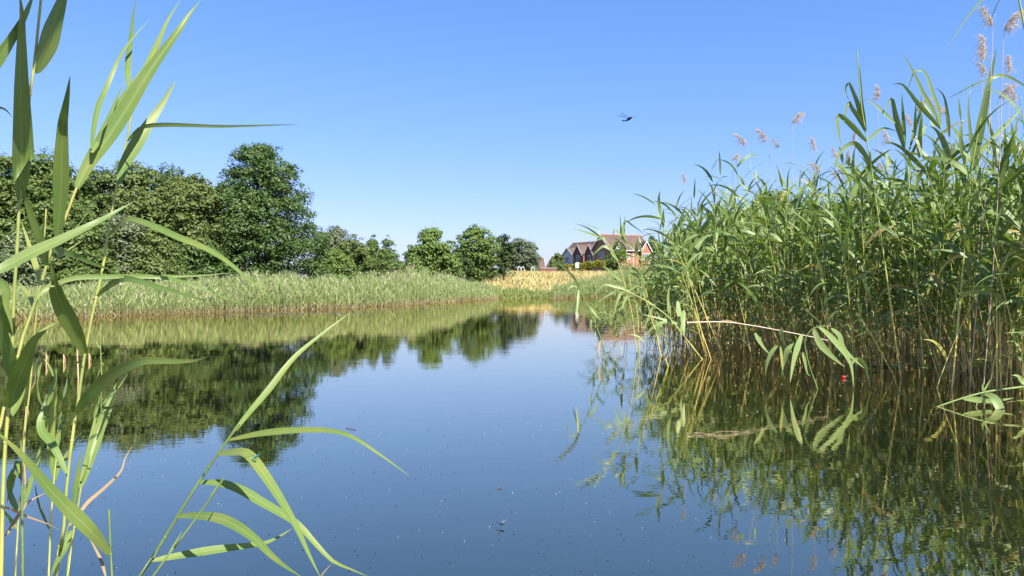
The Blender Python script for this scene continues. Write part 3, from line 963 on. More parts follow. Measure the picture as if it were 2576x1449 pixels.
# tiny far house, garage roof behind trees, house behind the reeds
A_ = P(1376, 668, 190)
h3 = empty('brick_house', (A_[0], 190, 1.5), R(-40))
tag(h3, 'tiny far brown house low behind the meadow, left of the joined pair', 'house')
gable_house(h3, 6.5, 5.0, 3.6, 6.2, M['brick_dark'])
window(h3, 2.2, 2.2, 1.0, 1.1)
A_ = P(1352, 668, 175)
h5 = empty('garden_shed', (A_[0] - 2.0, 175, 1.6), R(10))
tag(h5, 'low dark roofed outbuilding behind the grey green rounded tree', 'outbuilding')
gable_house(h5, 3.6, 3.2, 3.3, 5.2, M['brick_dark'])
window(h5, 1.8, 1.8, .8, .8)
A_ = P(1752, 640, 112)
h4 = empty('brick_house', (A_[0], 112, HZ - .4), R(-20))
tag(h4, 'brown roofed house mostly hidden behind the right reed bed', 'house')
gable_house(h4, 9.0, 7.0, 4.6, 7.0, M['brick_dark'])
window(h4, 2.0, 2.6, 1.2, 1.2)
window(h4, 6.0, 2.6, 1.4, 1.2)

# hedge below the houses
hd = empty('garden_hedge', tuple(P(1420, 672, 132)))
tag(hd, 'clipped yellow green hedge below the shaded brick house', 'hedge')
hp0, hp1 = P(1421, 671, 134), P(1522, 658, 131)
rng = np.random.default_rng(4)
n_ = 5200
t = rng.uniform(0, 1, n_)
c = hp0[None] * (1 - t[:, None]) + hp1[None] * t[:, None]
c[:, 2] += rng.uniform(-.9, .35, n_) + .12 * np.sin(t * 25)
c[:, 1] += rng.normal(0, .35, n_)
nr = rng.normal(size=(n_, 3)) + (0, 0, .8); nr /= np.linalg.norm(nr, axis=1)[:, None]
ta = np.cross(nr, rng.normal(size=(n_, 3))); ta /= np.linalg.norm(ta, axis=1)[:, None]
bb = np.cross(nr, ta); s = .11
Vq = np.stack([c - ta * s, c - bb * s * .6, c + ta * s, c + bb * s * .6], 1).reshape(-1, 3)
mb = MB(); mb.add(Vq, np.arange(4 * n_).reshape(-1, 4))
mb.build('foliage', TREE_MATS['hedge'], hd, origin=tuple(hd.location))
for ch in hd.children: ch.location = (0, 0, 0)
br = MB()
for k in range(9):
    q = hp0 * (1 - (k + .5) / 9) + hp1 * (k + .5) / 9
    Vt, Ft, _ = tube([q + (0, 0, -1.6), q + (.1, 0, -.7), q + (.2, .1, .1)], [.06, .05, .03], 5)
    br.add(Vt, Ft)
o = br.build('branches', M['bark'], hd, origin=tuple(hd.location)); o.location = (0, 0, 0)
# brick pier
q = P(1434, 678, 118)
pr = empty('brick_pier', (q[0], 118, q[2] - .8))
tag(pr, 'short red brick gate pier left of the white sign', 'pier')
poly_obj('shaft', box_polys(-.22, .22, -.22, .22, -.4, .95), M['brick_red'], pr)
poly_obj('cap', box_polys(-.28, .28, -.28, .28, .955, 1.03), M['cream'], pr)
# sign
q = P(1452, 679, 96)
sg = empty('blank_sign', (q[0], 96, q[2] - .25), R(6))
tag(sg, 'blank white sign board on two grey posts at the meadow crest', 'sign')
M['post'] = plain('grey_post', (0.42, 0.44, 0.45), .5, .1, 3)
bd = box_polys(-.22, .22, -.02, .02, .52, 1.19)
poly_obj('board', bd, M['white'], sg)
for sx in (-.12, .12):
    Vt, Ft, _ = tube([(sx, .045, -.55), (sx, .045, .6), (sx, .045, 1.15)], .022, 8)
    mb = MB(); mb.add(Vt, Ft); mb.build('post', M['post'], sg, smooth=True)
# hoops
M['hoop'] = plain('hoop_paint', (0.72, 0.74, 0.68), .45, .1, 4)
for k, (px_, lab) in enumerate(((1306, 'white bent tube hoop, leftmost of three on the meadow crest'), (1315, 'white bent tube hoop, middle one of three on the meadow crest'), (1340, 'white bent tube hoop standing alone, rightmost of three on the meadow crest'))):
    q = P(px_, 682, 92)
    hp = empty('tube_hoop', (q[0], 92, q[2] - .1), R(25))
    tag(hp, lab, 'hoop', 'hoops on the meadow crest')
    Vt, Ft, _ = tube(spline([(-.22, 0, -.4), (-.2, 0, .38), (.02, 0, .66), (.1, 0, .62), (.24, 0, .28), (.25, 0, -.4)], 16), .04, 7)
    mb = MB(); mb.add(Vt, Ft); mb.build('tube', M['hoop'], hp, smooth=True)
    poly_obj('foot_plate', box_polys(-.3, -.14, -.08, .08, -.3, -.22) + box_polys(.17, .33, -.08, .08, -.3, -.22), M['post'], hp)
# low wall
q = P(1377, 678, 99)
lw = empty('low_wall', (q[0], 99, q[2] - .12), R(-4))
tag(lw, 'low brown wall with a pale coping at the top of the meadow', 'wall')
poly_obj('wall_face', box_polys(-1.25, 1.25, -.12, .12, -.7, .27), M['brick_dark'], lw)
poly_obj('coping', box_polys(-1.3, 1.3, -.17, .17, .274, .36), M['cream'], lw)

# ------------------------------------------------------------------ right reed bed
BED = np.array([(2.05, 11.2), (2.6, 10.3), (3.1, 9.5), (3.35, 8.4), (3.5, 7.7), (4.1, 7.4), (4.0, 6.4), (4.05, 5.6), (5.2, 5.2), (8, 5.6), (11, 10), (13, 20), (7.2, 22), (5.6, 20), (3.9, 15.6), (2.75, 12.8)])


def inside(poly, x, y):
    c = np.zeros(len(x), bool)
    j = len(poly) - 1
    for i in range(len(poly)):
        xi, yi = poly[i]; xj, yj = poly[j]
        c ^= ((yi > y) != (yj > y)) & (x < (xj - xi) * (y - yi) / (yj - yi + 1e-12) + xi)
        j = i
    return c


def edge_dist(poly, x, y):
    d = np.full(len(x), 1e9)
    for i in range(len(poly)):
        a, b_ = poly[i], poly[(i + 1) % len(poly)]
        ab = b_ - a
        t = np.clip(((x - a[0]) * ab[0] + (y - a[1]) * ab[1]) / (ab @ ab), 0, 1)
        d = np.minimum(d, np.hypot(x - a[0] - t * ab[0], y - a[1] - t * ab[1]))
    return d


rng = np.random.default_rng(21)
cx = rng.uniform(1.9, 13, 9000); cy = rng.uniform(2.6, 22, 9000)
k = inside(BED, cx, cy)
cx, cy = cx[k], cy[k]
ed = edge_dist(BED, cx, cy)
# only what could be seen: the front few metres and the skyline
k = (ed < 3.4) | (rng.random(len(cx)) < .35)
cx, cy, ed = cx[k], cy[k], ed[k]
sx_ = rng.uniform(1.25, 2.7, 40); sy_ = rng.uniform(8.6, 12.5, 40)       # a loose fringe to the left of the bed
k = ~inside(BED, sx_, sy_) & (sx_ > 3.35 - .2 * sy_)
cx = np.concatenate([cx, sx_[k]]); cy = np.concatenate([cy, sy_[k]]); ed = np.concatenate([ed, np.full(k.sum(), -1.5)])
# the nearest front rows become individual reeds; the rest one mass
order = np.argsort(ed + 0.12 * cy + 0.5 * rng.random(len(cx)))
front = order[:205]
rest = order[205:]
rest = rest[rng.random(len(rest)) < .82]
print('reed bed', len(cx))
bed_h = lambda x, y: np.interp(x / np.maximum(y, 1), [.12, .19, .24, .33, .45, .6, .75], [.8, 1.25, 1.95, 2.22, 2.22, 2.35, 2.4])
Hh = bed_h(cx[rest], cy[rest]) * rng.uniform(.64, 1.1, len(rest)) * (1 + (rng.random(len(rest)) < .10) * .15) * (1 + .012 * (cy[rest] - 8))
lean = np.column_stack([rng.normal(-.08, .2, len(rest)), rng.normal(-.03, .14, len(rest))])
st, lv = reed_field(np.column_stack([cx[rest], cy[rest]]), np.full(len(rest), -.12), Hh, lean, 11,   .44, .044, .0056, low=.34, K=6, sides=4, stem_k=4, windaz=math.pi, windk=.25, droop=(.4, 2.3), spread=.6)
mb = MB(); mb.add(*st)
tag(mb.build('reed_bed_stems', M['bed_stem'], smooth=True), 'mass of thin yellow and green reed stems inside the right reed bed', 'reeds', kind='stuff')
mb = MB(); mb.add(*lv)
tag(mb.build('reed_bed_leaves', M['reed_leaf']), 'mass of long green reed leaves inside the right reed bed', 'reeds', kind='stuff')
# dead undergrowth stalks in the water
n_ = 3400
ax = rng.uniform(1.9, 9, n_); ay = rng.uniform(2.6, 14, n_)
k = inside(BED, ax, ay); ax, ay = ax[k], ay[k]; n_ = len(ax)
base = np.column_stack([ax, ay, np.full(n_, -.1)])
top = base + np.column_stack([rng.normal(0, .16, n_), rng.normal(0, .16, n_), rng.uniform(.25, 1.0, n_)])
V_, F_, _ = stems(base, top, np.full(n_, .0045), np.full(n_, .003), 3, 3)
mb = MB(); mb.add(V_, F_)
tag(mb.build('dead_reed_stalks', M['straw']), 'dead broken straw coloured stalks at the foot of the right reed bed', 'reeds', kind='stuff')

# individual reeds: twelve kinds, each stem + leaves, then copies
kinds = []
for v in range(14):
    h = 2.0
    ln = np.array([[rng.normal(-.03, .16), rng.normal(-.05, .12)]])
    st, lv = reed_field(np.zeros((1, 2)), np.array([-.12]), np.array([h]), ln, int(rng.integers(9, 13)),   .46, .048, .0062, low=.44 - .16 * (v % 3 == 0), K=8, sides=6, stem_k=7, windaz=math.pi, windk=.25, droop=(.4, 2.3), spread=.6)
    a = MB(); a.add(*st); b_ = MB(); b_.add(*lv)
    kinds.append((a.mesh('reed_stem', M['bed_stem'], True), b_.mesh('reed_leaves', M['reed_leaf'], True)))
for q, i_ in enumerate(front):
    v = int(rng.integers(14))
    x_, y_ = cx[i_], cy[i_]
    r = empty('common_reed', (x_, y_, 0), rng.uniform(-.6, .6))
    k_ = float(bed_h(np.array([x_]), np.array([y_]))[0]) / 2.0 * rng.uniform(.72, 1.08)
    if q % 3 == 0:
        k_ *= rng.uniform(.3, .62)
    r.rotation_euler[1] = rng.normal(-.05, .09) - .18 * (ed[i_] < 0)
    r.scale = (1, 1, k_) if k_ > .6 else (.75, .75, k_)
    tag(r, 'green reed standing in the front row of the right reed bed', 'reed', 'front row reeds of the right reed bed')
    s_ = bpy.data.objects.new('stem', kinds[v][0]); link(s_, r)
    l_ = bpy.data.objects.new('leaves', kinds[v][1]); link(l_, r)

# young short reeds along the foot of the bed
ykinds = []
for v in range(8):
    st, lv = reed_field(np.zeros((1, 2)), np.array([-.12]), np.array([1.0]), np.array([[rng.normal(-.05, .14), rng.normal(-.06, .12)]]), int(rng.integers(5, 8)), .36, .036, .0055, low=.12 + .1 * (v % 2), K=7, sides=6, stem_k=6, windaz=math.pi, windk=.2, droop=(.3, 2.2), spread=.5)
    a = MB(); a.add(*st); b_ = MB(); b_.add(*lv)
    ykinds.append((a.mesh('reed_stem', M['bed_stem'], True), b_.mesh('reed_leaves', M['reed_leaf'], True)))
FE = BED[:9]
for q in range(100):
    t_ = rng.uniform(0, len(FE) - 1.001); i_ = int(t_); f_ = t_ - i_
    p_ = FE[i_] * (1 - f_) + FE[i_ + 1] * f_ + np.array((rng.normal(.08, .22), rng.normal(.05, .28)))
    v = int(rng.integers(8)); k_ = rng.uniform(.4, 1.25)
    y_r = empty('young_reed', (p_[0], p_[1], 0), rng.uniform(-.7, .7))
    y_r.rotation_euler[1] = rng.normal(-.08, .14)
    y_r.scale = (.9, .9, k_)
    tag(y_r, 'short young reed at the water edge along the foot of the right reed bed', 'reed', 'young reeds at the foot of the right reed bed')
    link(bpy.data.objects.new('stem', ykinds[v][0]), y_r)
    link(bpy.data.objects.new('leaves', ykinds[v][1]), y_r)

# dry seed heads on pale stems
def plume_mesh(seed, side=-1, L=.27):
    rg = np.random.default_rng(seed)
    n_ = 210
    t = rg.uniform(0, 1, n_)
    base = np.column_stack([side * .14 * t ** 2, np.zeros(n_), L * t * .8])
    az = rg.normal(math.pi if side < 0 else 0, .55, n_)
    LV, LF = blades(base, az, rg.uniform(.5, 1.3, n_), rg.uniform(1.6, 3.4, n_), rg.uniform(.08, .2, n_) * (1.15 - .6 * t), np.full(n_, .0045), 6)
    a = MB(); a.add(LV, LF)
    return a.mesh('plume', M['plume'])


pls = [plume_mesh(s_, sd) for s_, sd in ((1, -1), (2, -1), (3, 1), (4, -1))]
HEADS = [(1724, 442, 10.5, .8), (1803, 470, 11, .7), (1846, 382, 10.2, .9), (1880, 348, 9.9, 1.2), (1931, 338, 9.8, 1.2), (1960, 352, 9.8, .8), (1994, 290, 9.4, 1.25), (2050, 362, 9.4, 1.0), (2066, 412, 10, 1.0),
         (2104, 378, 9.6, .8), (2132, 395, 9.8, 1.0), (2148, 345, 9.2, .9), (2208, 236, 8.0, .9), (2236, 345, 9, 1.0), (2300, 262, 8.4, 1.1), (2296, 300, 8.4, .9), (2225, 412, 9.8, .8), (2385, 268, 8.0, .9), (2390, 380, 8.6, 1.0),
         (2472, 140, 6.8, 1.25), (2484, 170, 6.8, .8), (2498, 48, 6.2, 1.0), (2525, 62, 6.0, 1.2), (2540, 168, 6.6, .9), (2118, 430, 10.5, 1.0), (2142, 425, 10.3, 1.0), (2510, 230, 7.2, 1.0), (2557, 240, 7, 1.0)]
for q, (hx, hy, hd_, sz) in enumerate(HEADS):
    tp = P(hx, hy + 20, hd_)
    bx = np.array((tp[0] + rng.normal(.05, .12), tp[1] + rng.normal(.1, .1), -.1))
    r = empty('dry_reed', tuple(bx))
    lab = {0: 'lone pale dry reed with a small brown seed head, leftmost over the reed bed', 6: 'pale dry reed with an upright fluffy seed head, highest above the bed middle',
           22: 'dry reed with a big drooping seed head at the top right picture corner', 19: 'dry reed with a long feathery seed head above the tall right reeds'}.get(q, 'pale dry reed with a drooping feathery beige seed head above the reed bed')
    tag(r, lab, 'reed', 'dry reeds with seed heads')
    p_ = spline([np.zeros(3), (tp - bx) * .55 + np.array((.03, 0, 0)), tp - bx], 9)
    Vt, Ft, _ = tube(p_, np.linspace(.004, .0022, 9), 5)
    mb = MB(); mb.add(Vt, Ft); mb.build('stem', M['pale_stem'], r, smooth=True)
    pl = bpy.data.objects.new('seed_head', pls[q % 4]); link(pl, r)
    pl.location = tuple(tp - bx); pl.scale = (sz * .72, sz * .72, sz * .72); pl.rotation_euler = (0, rng.normal(0, .25), rng.normal(0, .6))

# ------------------------------------------------------------------ traced reeds (each leaf its own mesh)
def view_dir(p):
    v = p - np.array((0, 0, CAM_H))
    return v / np.linalg.norm(v)


def leaf_obj(root, pts, w, tilt=0.4, mat='near_leaf', fold=0.12, nseg=22, peak=.3, twist=0.0, name='leaf', label=None, tail=.8):
    """pts: world points; w: greatest width (m); tilt > 0 turns the face seen towards the sun"""
    p = spline(pts, nseg)
    T = np.gradient(p, axis=0); T /= np.linalg.norm(T, axis=1)[:, None] + 1e-12
    t = np.linspace(0, 1, nseg)
    prof = np.minimum(1, (t / peak) ** .6 * .72 + .28) * np.clip((1 - t) / (1 - peak * .8), 0, 1) ** tail
    prof = prof / prof.max()
    prof[-1] = .015
    UVs, Vs = [], []
    sv = np.array(SUN_V)
    for k in range(nseg):
        N0 = -view_dir(p[k]); N0 = N0 - T[k] * (N0 @ T[k]); N0 /= np.linalg.norm(N0) + 1e-9
        W0 = np.cross(T[k], N0)
        if k == 0: sgn = 1.0 if W0 @ sv > 0 else -1.0
        a = sgn * (tilt + twist * (t[k] - .3))
        Nn = math.cos(a) * N0 + math.sin(a) * W0
        Wn = np.cross(T[k], Nn)
        hw = .55 * w * prof[k] / max(.45, math.cos(a))
        for u in (-1, -.5, 0, .5, 1):
            Vs.append(p[k] + Wn * hw * u + Nn * hw * fold * (abs(u) * 1.0))
            UVs.append((u * .5 + .5, t[k]))
    i = np.arange(nseg - 1)[:, None] * 5 + np.arange(4)[None]
    i = i.reshape(-1)
    F_ = np.stack([i, i + 1, i + 6, i + 5], -1)
    mb = MB(); mb.add(np.array(Vs), F_, np.array(UVs))
    o = mb.build(name, M[mat], root, smooth=True, uv=True, origin=tuple(root.location))
    o.location = (0, 0, 0)
    if label: o['label'] = label
    return o


def crop(ox, oy, s):
    return lambda *pts: [(ox + x * s, oy + y * s) for x, y in pts]


c1 = crop(0, 0, .46584)
c2 = crop(0, 500, .46584)
c3 = crop(0, 1100, .38820)
c4 = crop(0, 1600, .46104)
c5 = crop(500, 1200, .73710)
c9 = crop(3250, 200, .41398)
cA = crop(2200, 850, .41391)
cB = crop(2900, 1100, .44867)


def reed(label, stem, sw, d, leaves, group=None, smat='near_stem', dtop=None, name='common_reed', base_down=True, lmat='near_leaf', node=True):
    """stem: points in 4032 px picture pixels, foot first; sw stem width px; leaves: (pts, width px, depth of tip relative, tilt, opts)"""
    n_ = len(stem)
    dt = d if dtop is None else dtop
    sp = [PS(x, y, d + (dt - d) * i / max(n_ - 1, 1)) for i, (x, y) in enumerate(stem)]
    if base_down and sp[0][2] > -.1:
        a, b_ = sp[0], sp[1]
        dr = (a - b_) / np.linalg.norm(a - b_)
        need = (a[2] + .15) / max(.25, -dr[2])
        sp = [a + dr * need * .97 + np.array((0, 0, -.02))] + sp
    root = empty(name, tuple(sp[0]))
    tag(root, label, 'reed', group)
    w = sw * .638889 / FPX * d * .57
    p = spline(sp, 40)
    rr = w * np.linspace(1.15, .62, 40)
    Vt, Ft, uv = tube(p, rr, 9)
    mb = MB(); mb.add(Vt, Ft, uv)
    if node:
        for t_ in np.linspace(.12, .9, 6):
            q = p[int(t_ * 39)]; q2 = p[min(int(t_ * 39) + 1, 39)]
            dd_ = (q2 - q) / (np.linalg.norm(q2 - q) + 1e-9)
            r_ = rr[int(t_ * 39)]
            Vt, Ft, uv = tube([q - dd_ * r_ * 1.2, q - dd_ * r_ * .5, q + dd_ * r_ * .5, q + dd_ * r_ * 1.2], [r_ * .9, r_ * 1.25, r_ * 1.25, r_ * .9], 9)
            mb.add(Vt, Ft, uv)
    o = mb.build('stem', M[smat], root, smooth=True, origin=tuple(root.location)); o.location = (0, 0, 0)
    for lf in leaves:
        pts, wpx, dd_, tilt = lf[:4]
        opt = dict(lf[4]) if len(lf) > 4 else {}
        d0 = d + opt.pop('d0', 0.0)
        m_ = len(pts)
        wp = [PS(x, y, d0 + dd_ * (i / (m_ - 1))) for i, (x, y) in enumerate(pts)]
        opt.setdefault('mat', lmat)
        if lmat != 'near_leaf': wpx = wpx * .82
        leaf_obj(root, wp, wpx * .638889 / FPX * d0, tilt, **opt)
    return root


NG = 'foreground reeds at the left'
dk, lt = -1.0, .5
# A: far left upright reed
reed('upright foreground reed at the left picture edge with broad dark leaves at its top',
     c4((10, 1449), (20, 900), (42, 380)) + c3((125, 830), (128, 560)) + c2((120, 1400), (150, 950), (162, 640)) + c1((240, 900), (285, 580), (320, 250), (352, -60)), 14, 1.05, [
         (c1((285, 595), (345, 480), (420, 290), (500, 60), (600, -220)), 62, .05, dk, {'peak': .4}),
         (c2((165, 612), (185, 250)) + c1((182, 1449), (178, 1100), (172, 750), (176, 300), (182, 120), (160, -80)), 66, -.1, dk, {'peak': .35}),
         (c3((132, 555), (80, 430), (20, 250), (-50, 90)), 36, -.05, -.5, {}),
         (c3((125, 1000), (100, 860), (50, 640), (0, 420), (-60, 250)), 44, -.1, .45, {}),
         (c3((60, 1300), (130, 1180), (200, 980), (265, 810), (345, 620), (482, 503)), 58, -.12, .15, {'peak': .45}),
         (c3((70, 1449), (190, 1200), (260, 980), (330, 800)), 30, .05, .4, {}),
         (c3((115, 920), (120, 700), (60, 520), (5, 360)), 30, .1, -.3, {}),
     ], NG)
# E: a reed just outside the frame whose lower leaves cross in; two unseen upper ones added for shade
reed('foreground reed rooted outside the left picture edge, one long pale leaf crossing in',
     [(-70, 2100), (-66, 1500), (-60, 900), (-50, 300), (-40, -700)], 14, .95, [
         ([(-45, -300), (60, -420), (100, -600), (108, -1000), (112, -1500), (100, -1800)], 95, 0, .6, {'d0': -.13, 'peak': .4}),  # unseen leaf above the frame, added to shade the long upright blade of A
         ([(-42, -650), (60, -950), (173, -1245), (260, -1480), (361, -1725), (430, -1900)], 95, 0, .6, {'d0': -.13, 'peak': .4}),  # second unseen leaf, added to shade the slanting top blade of A
         (c2((-140, 1290), (0, 1205), (270, 1062), (560, 930), (800, 812), (940, 738), (1135, 628)), 42, .12, .5, {'peak': .3}),
         (c1((-110, 700), (0, 480), (100, 320), (200, 150), (265, 0), (300, -80)), 36, .05, -.5, {}),
         (c1((-110, 980), (-40, 915), (0, 910), (50, 930), (104, 990)), 12, .02, -.2, {}),
         (c2((-100, 1260), (0, 1300), (60, 1390)) + c3((60, 240), (110, 420), (130, 555)), 26, .0, -.45, {}),
     ], NG)
# B: leaning reed
reed('foreground reed leaning to the right with two long parallel blades rising from its top',
     [(-95, 2000), (-10, 1720)] + c3((60, 1200), (130, 980), (190, 750), (240, 560), (370, 200)) + c2((400, 1150), (450, 1000), (490, 930), (560, 750), (650, 510), (760, 260)) + c1((772, 1290)), 14, 1.12, [
         (c2((652, 515)) + c1((760, 1380), (900, 1180), (1060, 940), (1230, 660), (1380, 440), (1530, 232), (1600, 120), (1700, 0)), 58, .1, .32, {'peak': .32, 'fold': .35}),
         (c1((775, 1290), (880, 1110), (1050, 850), (1230, 600), (1300, 440), (1350, 330), (1420, 170), (1530, -10)), 36, .25, .2, {'fold': .3}),
         (c1((770, 1260), (785, 1130), (830, 900), (900, 740), (990, 530), (1050, 420), (1150, 290), (1270, 160)), 20, .2, -.2, {'twist': 1.0}),
         (c1((850, 1110), (920, 990), (1000, 800), (1050, 690)), 13, .1, -.2, {}),
         (c2((482, 932), (512, 620), (522, 300), (532, 0)) + c1((548, 950), (572, 800), (592, 640)), 50, -.1, .45, {'peak': .4}),
         (c2((395, 1170), (360, 1000), (280, 800), (210, 580), (192, 420)), 30, -.1, .1, {}),
         (c3((352, 235), (450, 105)) + c2((620, 1278), (900, 1266), (1200, 1261), (1450, 1262), (1700, 1255), (1990, 1228)), 20, .15, .15, {}),
         (c2((1000, 1268), (1380, 1275), (1550, 1310), (1800, 1400)) + c3((2150, 130), (2400, 230), (2570, 290)), 13, .15, .25, {'d0': .06}),
         (c2((440, 1045), (600, 1075), (800, 1160), (990, 1225)), 22, .2, .1, {}),
         (c2((450, 1130), (560, 1050), (740, 930)), 9, .2, .3, {'mat': 'near_yellow'}),
         (c2((420, 1150), (500, 1000), (620, 880), (750, 715)), 9, .2, .1, {}),
     ], NG, dtop=1.16)
# C: second tall reed
reed('foreground reed with yellow joints and one long leaf held level near its top',
     c4((480, 1449), (500, 1300), (545, 1040), (560, 800), (595, 450), (645, 70)) + c3((765, 1370), (800, 1200), (830, 960), (860, 760), (890, 600), (940, 340), (980, 170)) + c2((820, 1400), (870, 1200), (905, 940), (920, 850), (990, 480), (1075, 120)) + c1((1105, 990), (1120, 830)), 12, 1.25, [
         (c1((1078, 1195), (1130, 1130), (1220, 1070), (1400, 1055), (1600, 1060), (1900, 1068), (2300, 1058), (2530, 1052)), 15, -.15, .1, {}),
         (c2((1008, 482), (1050, 330)) + c1((1130, 1260), (1200, 1140), (1270, 1030), (1370, 880), (1490, 675)), 46, .1, .38, {'peak': .4, 'twist': -.6}),
         (c1((1100, 800), (1080, 650), (1085, 500), (1108, 300), (1125, 150), (1150, -20)), 22, .1, .35, {'twist': .8}),
         (c2((920, 920), (980, 850), (1075, 778), (1200, 800), (1350, 860), (1500, 930), (1750, 1030), (1950, 1160), (2100, 1290), (2210, 1370), (2300, 1460)), 22, -.2, .4, {'peak': .5}),
         (c3((860, 752), (780, 560), (690, 380), (600, 190), (560, 40)) + c2((470, 1330), (425, 1120)), 56, -.15, -.35, {'peak': .4, 'fold': .3}),
         (c3((985, 172), (1050, 110)) + c2((1010, 1290), (1130, 1292), (1300, 1340), (1500, 1400), (1700, 1460)) + [(800, 1172)], 22, -.2, .15, {}),
         (c3((772, 1362), (850, 1240), (1000, 1080), (1150, 960), (1300, 880), (1480, 826), (1700, 830), (1950, 826), (2125, 778)), 42, -.2, .05, {'peak': .3}),
         (c3((850, 772), (790, 840), (718, 908)), 6, .05, .3, {'mat': 'dry_leaf'}),
         (c4((566, 572), (500, 425), (430, 300), (365, 225), (345, 140), (375, 40)) + c3((480, 1200), (560, 1000), (566, 815)), 30, .1, .1, {'twist': -1.0, 'peak': .4}),
         (c4((590, 1022), (690, 898), (760, 810), (900, 690), (1035, 550), (1070, 440), (1152, 308)), 13, .1, .35, {'mat': 'dry_leaf'}),
     ], NG, dtop=1.3)
# F thin reed
reed('thin yellow green foreground reed with a narrow yellow leaf between the left stems',
     c4((190, 1449), (186, 850), (200, 380)) + c3((265, 1430), (310, 1050), (345, 600)) + c2((340, 1250), (375, 950), (390, 690)), 7, 1.35, [
         (c2((332, 1300), (285, 1120), (230, 950), (183, 805)), 20, .1, .5, {'mat': 'near_yellow'}),
         (c3((332, 290), (310, 190), (260, 110), (178, 18)), 17, .1, .5, {'mat': 'near_yellow'}),
         (c3((345, 602), (430, 520), (560, 445), (640, 460), (695, 502)), 9, .1, .3, {}),
         (c3((290, 760), (262, 720), (235, 650)), 16, .0, .5, {'mat': 'near_yellow'}),
         (c3((310, 1130), (345, 1060), (360, 980), (345, 910)), 4, .0, .3, {'mat': 'dry_leaf'}),
     ], NG)
# G low reed
reed('low foreground reed with a broad folded green leaf, right of the tall stems',
     c4((575, 1460), (600, 1240), (630, 1060), (660, 900), (692, 690)), 11, 1.3, [
         (c4((688, 695), (730, 560), (790, 380), (850, 200), (930, 0)) + c3((1040, 1380), (1130, 1180), (1185, 1040)), 40, .15, .1, {'fold': .35, 'peak': .35}),
         (c4((632, 850), (655, 620), (695, 375)), 19, .0, .5, {}),
         (c4((690, 640), (745, 440), (800, 200), (835, 0)), 18, .1, .35, {}),
         (c4((612, 1060), (540, 1230), (480, 1340), (430, 1460)), 24, -.1, .2, {}),
         (c4((540, 500), (590, 400), (640, 310), (702, 212)), 14, .15, .4, {}),
         (c3((1020, 1290), (1120, 1180), (1200, 1100), (1300, 950)), 10, .2, .4, {}),
     ], NG)
# K, L dark green low stems
reed('dark green foreground reed low at the left with a withered brown leaf',
     c4((195, 1460), (190, 900), (186, 600), (178, 270)), 10, 1.2, [
         (c4((190, 860), (240, 720), (280, 600), (300, 520)), 16, .1, -.4, {}),
         (c4((45, 1112), (110, 1010), (180, 900), (250, 812), (410, 728)), 14, .1, .1, {'mat': 'dry_leaf'}),
         (c4((188, 620), (110, 560), (60, 830)), 20, .1, .2, {}),
         (c4((0, 850), (100, 880), (230, 940), (400, 1000), (520, 1060)), 9, .1, .1, {'mat': 'dry_leaf'}),
         (c4((185, 640), (150, 480), (100, 700), (70, 800)), 18, .12, .3, {}),
     ], NG, smat='near_stem_green')
reed('slim foreground reed with upright pale narrow leaves, just left of the yellow jointed reed',
     c4((415, 1460), (435, 1000), (450, 760), (468, 560), (490, 370)), 9, 1.4, [
         (c4((488, 375), (505, 200), (528, 30)), 16, .1, .5, {}),
         (c4((465, 660), (500, 520), (560, 430), (640, 310), (702, 212)), 14, .1, .35, {}),
         (c4((420, 1050), (340, 860), (310, 740), (300, 640)), 9, .1, .2, {}),
         (c4((470, 640), (440, 420), (440, 200), (455, 0)) + c3((560, 1200), (566, 900), (562, 815)), 26, .0, .1, {}),
         (c4((320, 540), (335, 420), (390, 250), (412, 150)), 14, .1, .4, {}),
     ], NG)
# J broken stump with a big leaf
reed('broken reed stump with one long bright leaf slanting up to the left across the foreground',
     c4((957, 1470), (945, 1260), (930, 882)), 11, 1.1, [
         (c4((932, 1258), (850, 1150), (760, 1050), (600, 895), (450, 738), (300, 555), (150, 380), (-60, 190)), 48, -.15, .5, {'peak': .35}),
         (c4((905, 1460), (860, 1310), (800, 1190), (750, 1110)), 11, .05, .3, {'mat': 'dry_leaf'}),
     ], NG, smat='near_stem_green')
# H diagonal reed in the middle foreground
reed('foreground reed leaning right across the water with five arching leaves and a pointed tip',
     c5((55, 1470), (125, 1370), (270, 1130), (382, 950), (487, 795), (545, 712), (600, 640)), 13, 1.35, [
         (c5((555, 700), (650, 580), (760, 450), (890, 285), (1030, 165), (1195, 40)), 24, .25, .35, {'peak': .4}),
         (c5((545, 722), (700, 690), (880, 672), (1070, 672), (1200, 705), (1350, 800), (1510, 915)), 23, -.15, .55, {'peak': .3}),
         (c5((485, 796), (560, 788), (640, 795), (720, 890), (820, 1040), (900, 1180), (970, 1330), (1035, 1460)), 34, -.2, .6, {'peak': .4}),
         (c5((385, 948), (500, 953), (610, 990), (720, 1055), (830, 1118), (920, 1180), (1010, 1280), (1100, 1370), (1200, 1415), (1290, 1452)), 32, -.1, .5, {'peak': .3, 'd0': .03}),
         (c5((270, 1130), (370, 1126), (480, 1138), (580, 1180), (680, 1250), (760, 1330), (840, 1395), (935, 1455)), 34, -.25, .5, {'peak': .45}),
         (c5((130, 1368), (280, 1340), (450, 1312), (620, 1290), (730, 1275), (810, 1240), (885, 1193)), 30, .15, .55, {'peak': .4}),
         (c5((1030, 1460), (1060, 1420), (1095, 1382)), 6, .0, .4, {'mat': 'dry_leaf', 'd0': -.1}),
     ], NG, smat='near_stem_green')
reed('thin pointed reed shoot leaning beside the long arching foreground reed',
     c5((125, 1470), (250, 1300), (370, 1140), (480, 985), (517, 928)), 10, 1.2, [
         (c5((215, 1345), (260, 1270), (298, 1203)), 8, .05, .5, {}),
         (c5((440, 1040), (490, 965), (520, 915)), 9, .05, .2, {}),
     ], NG, smat='near_stem_green', node=False)
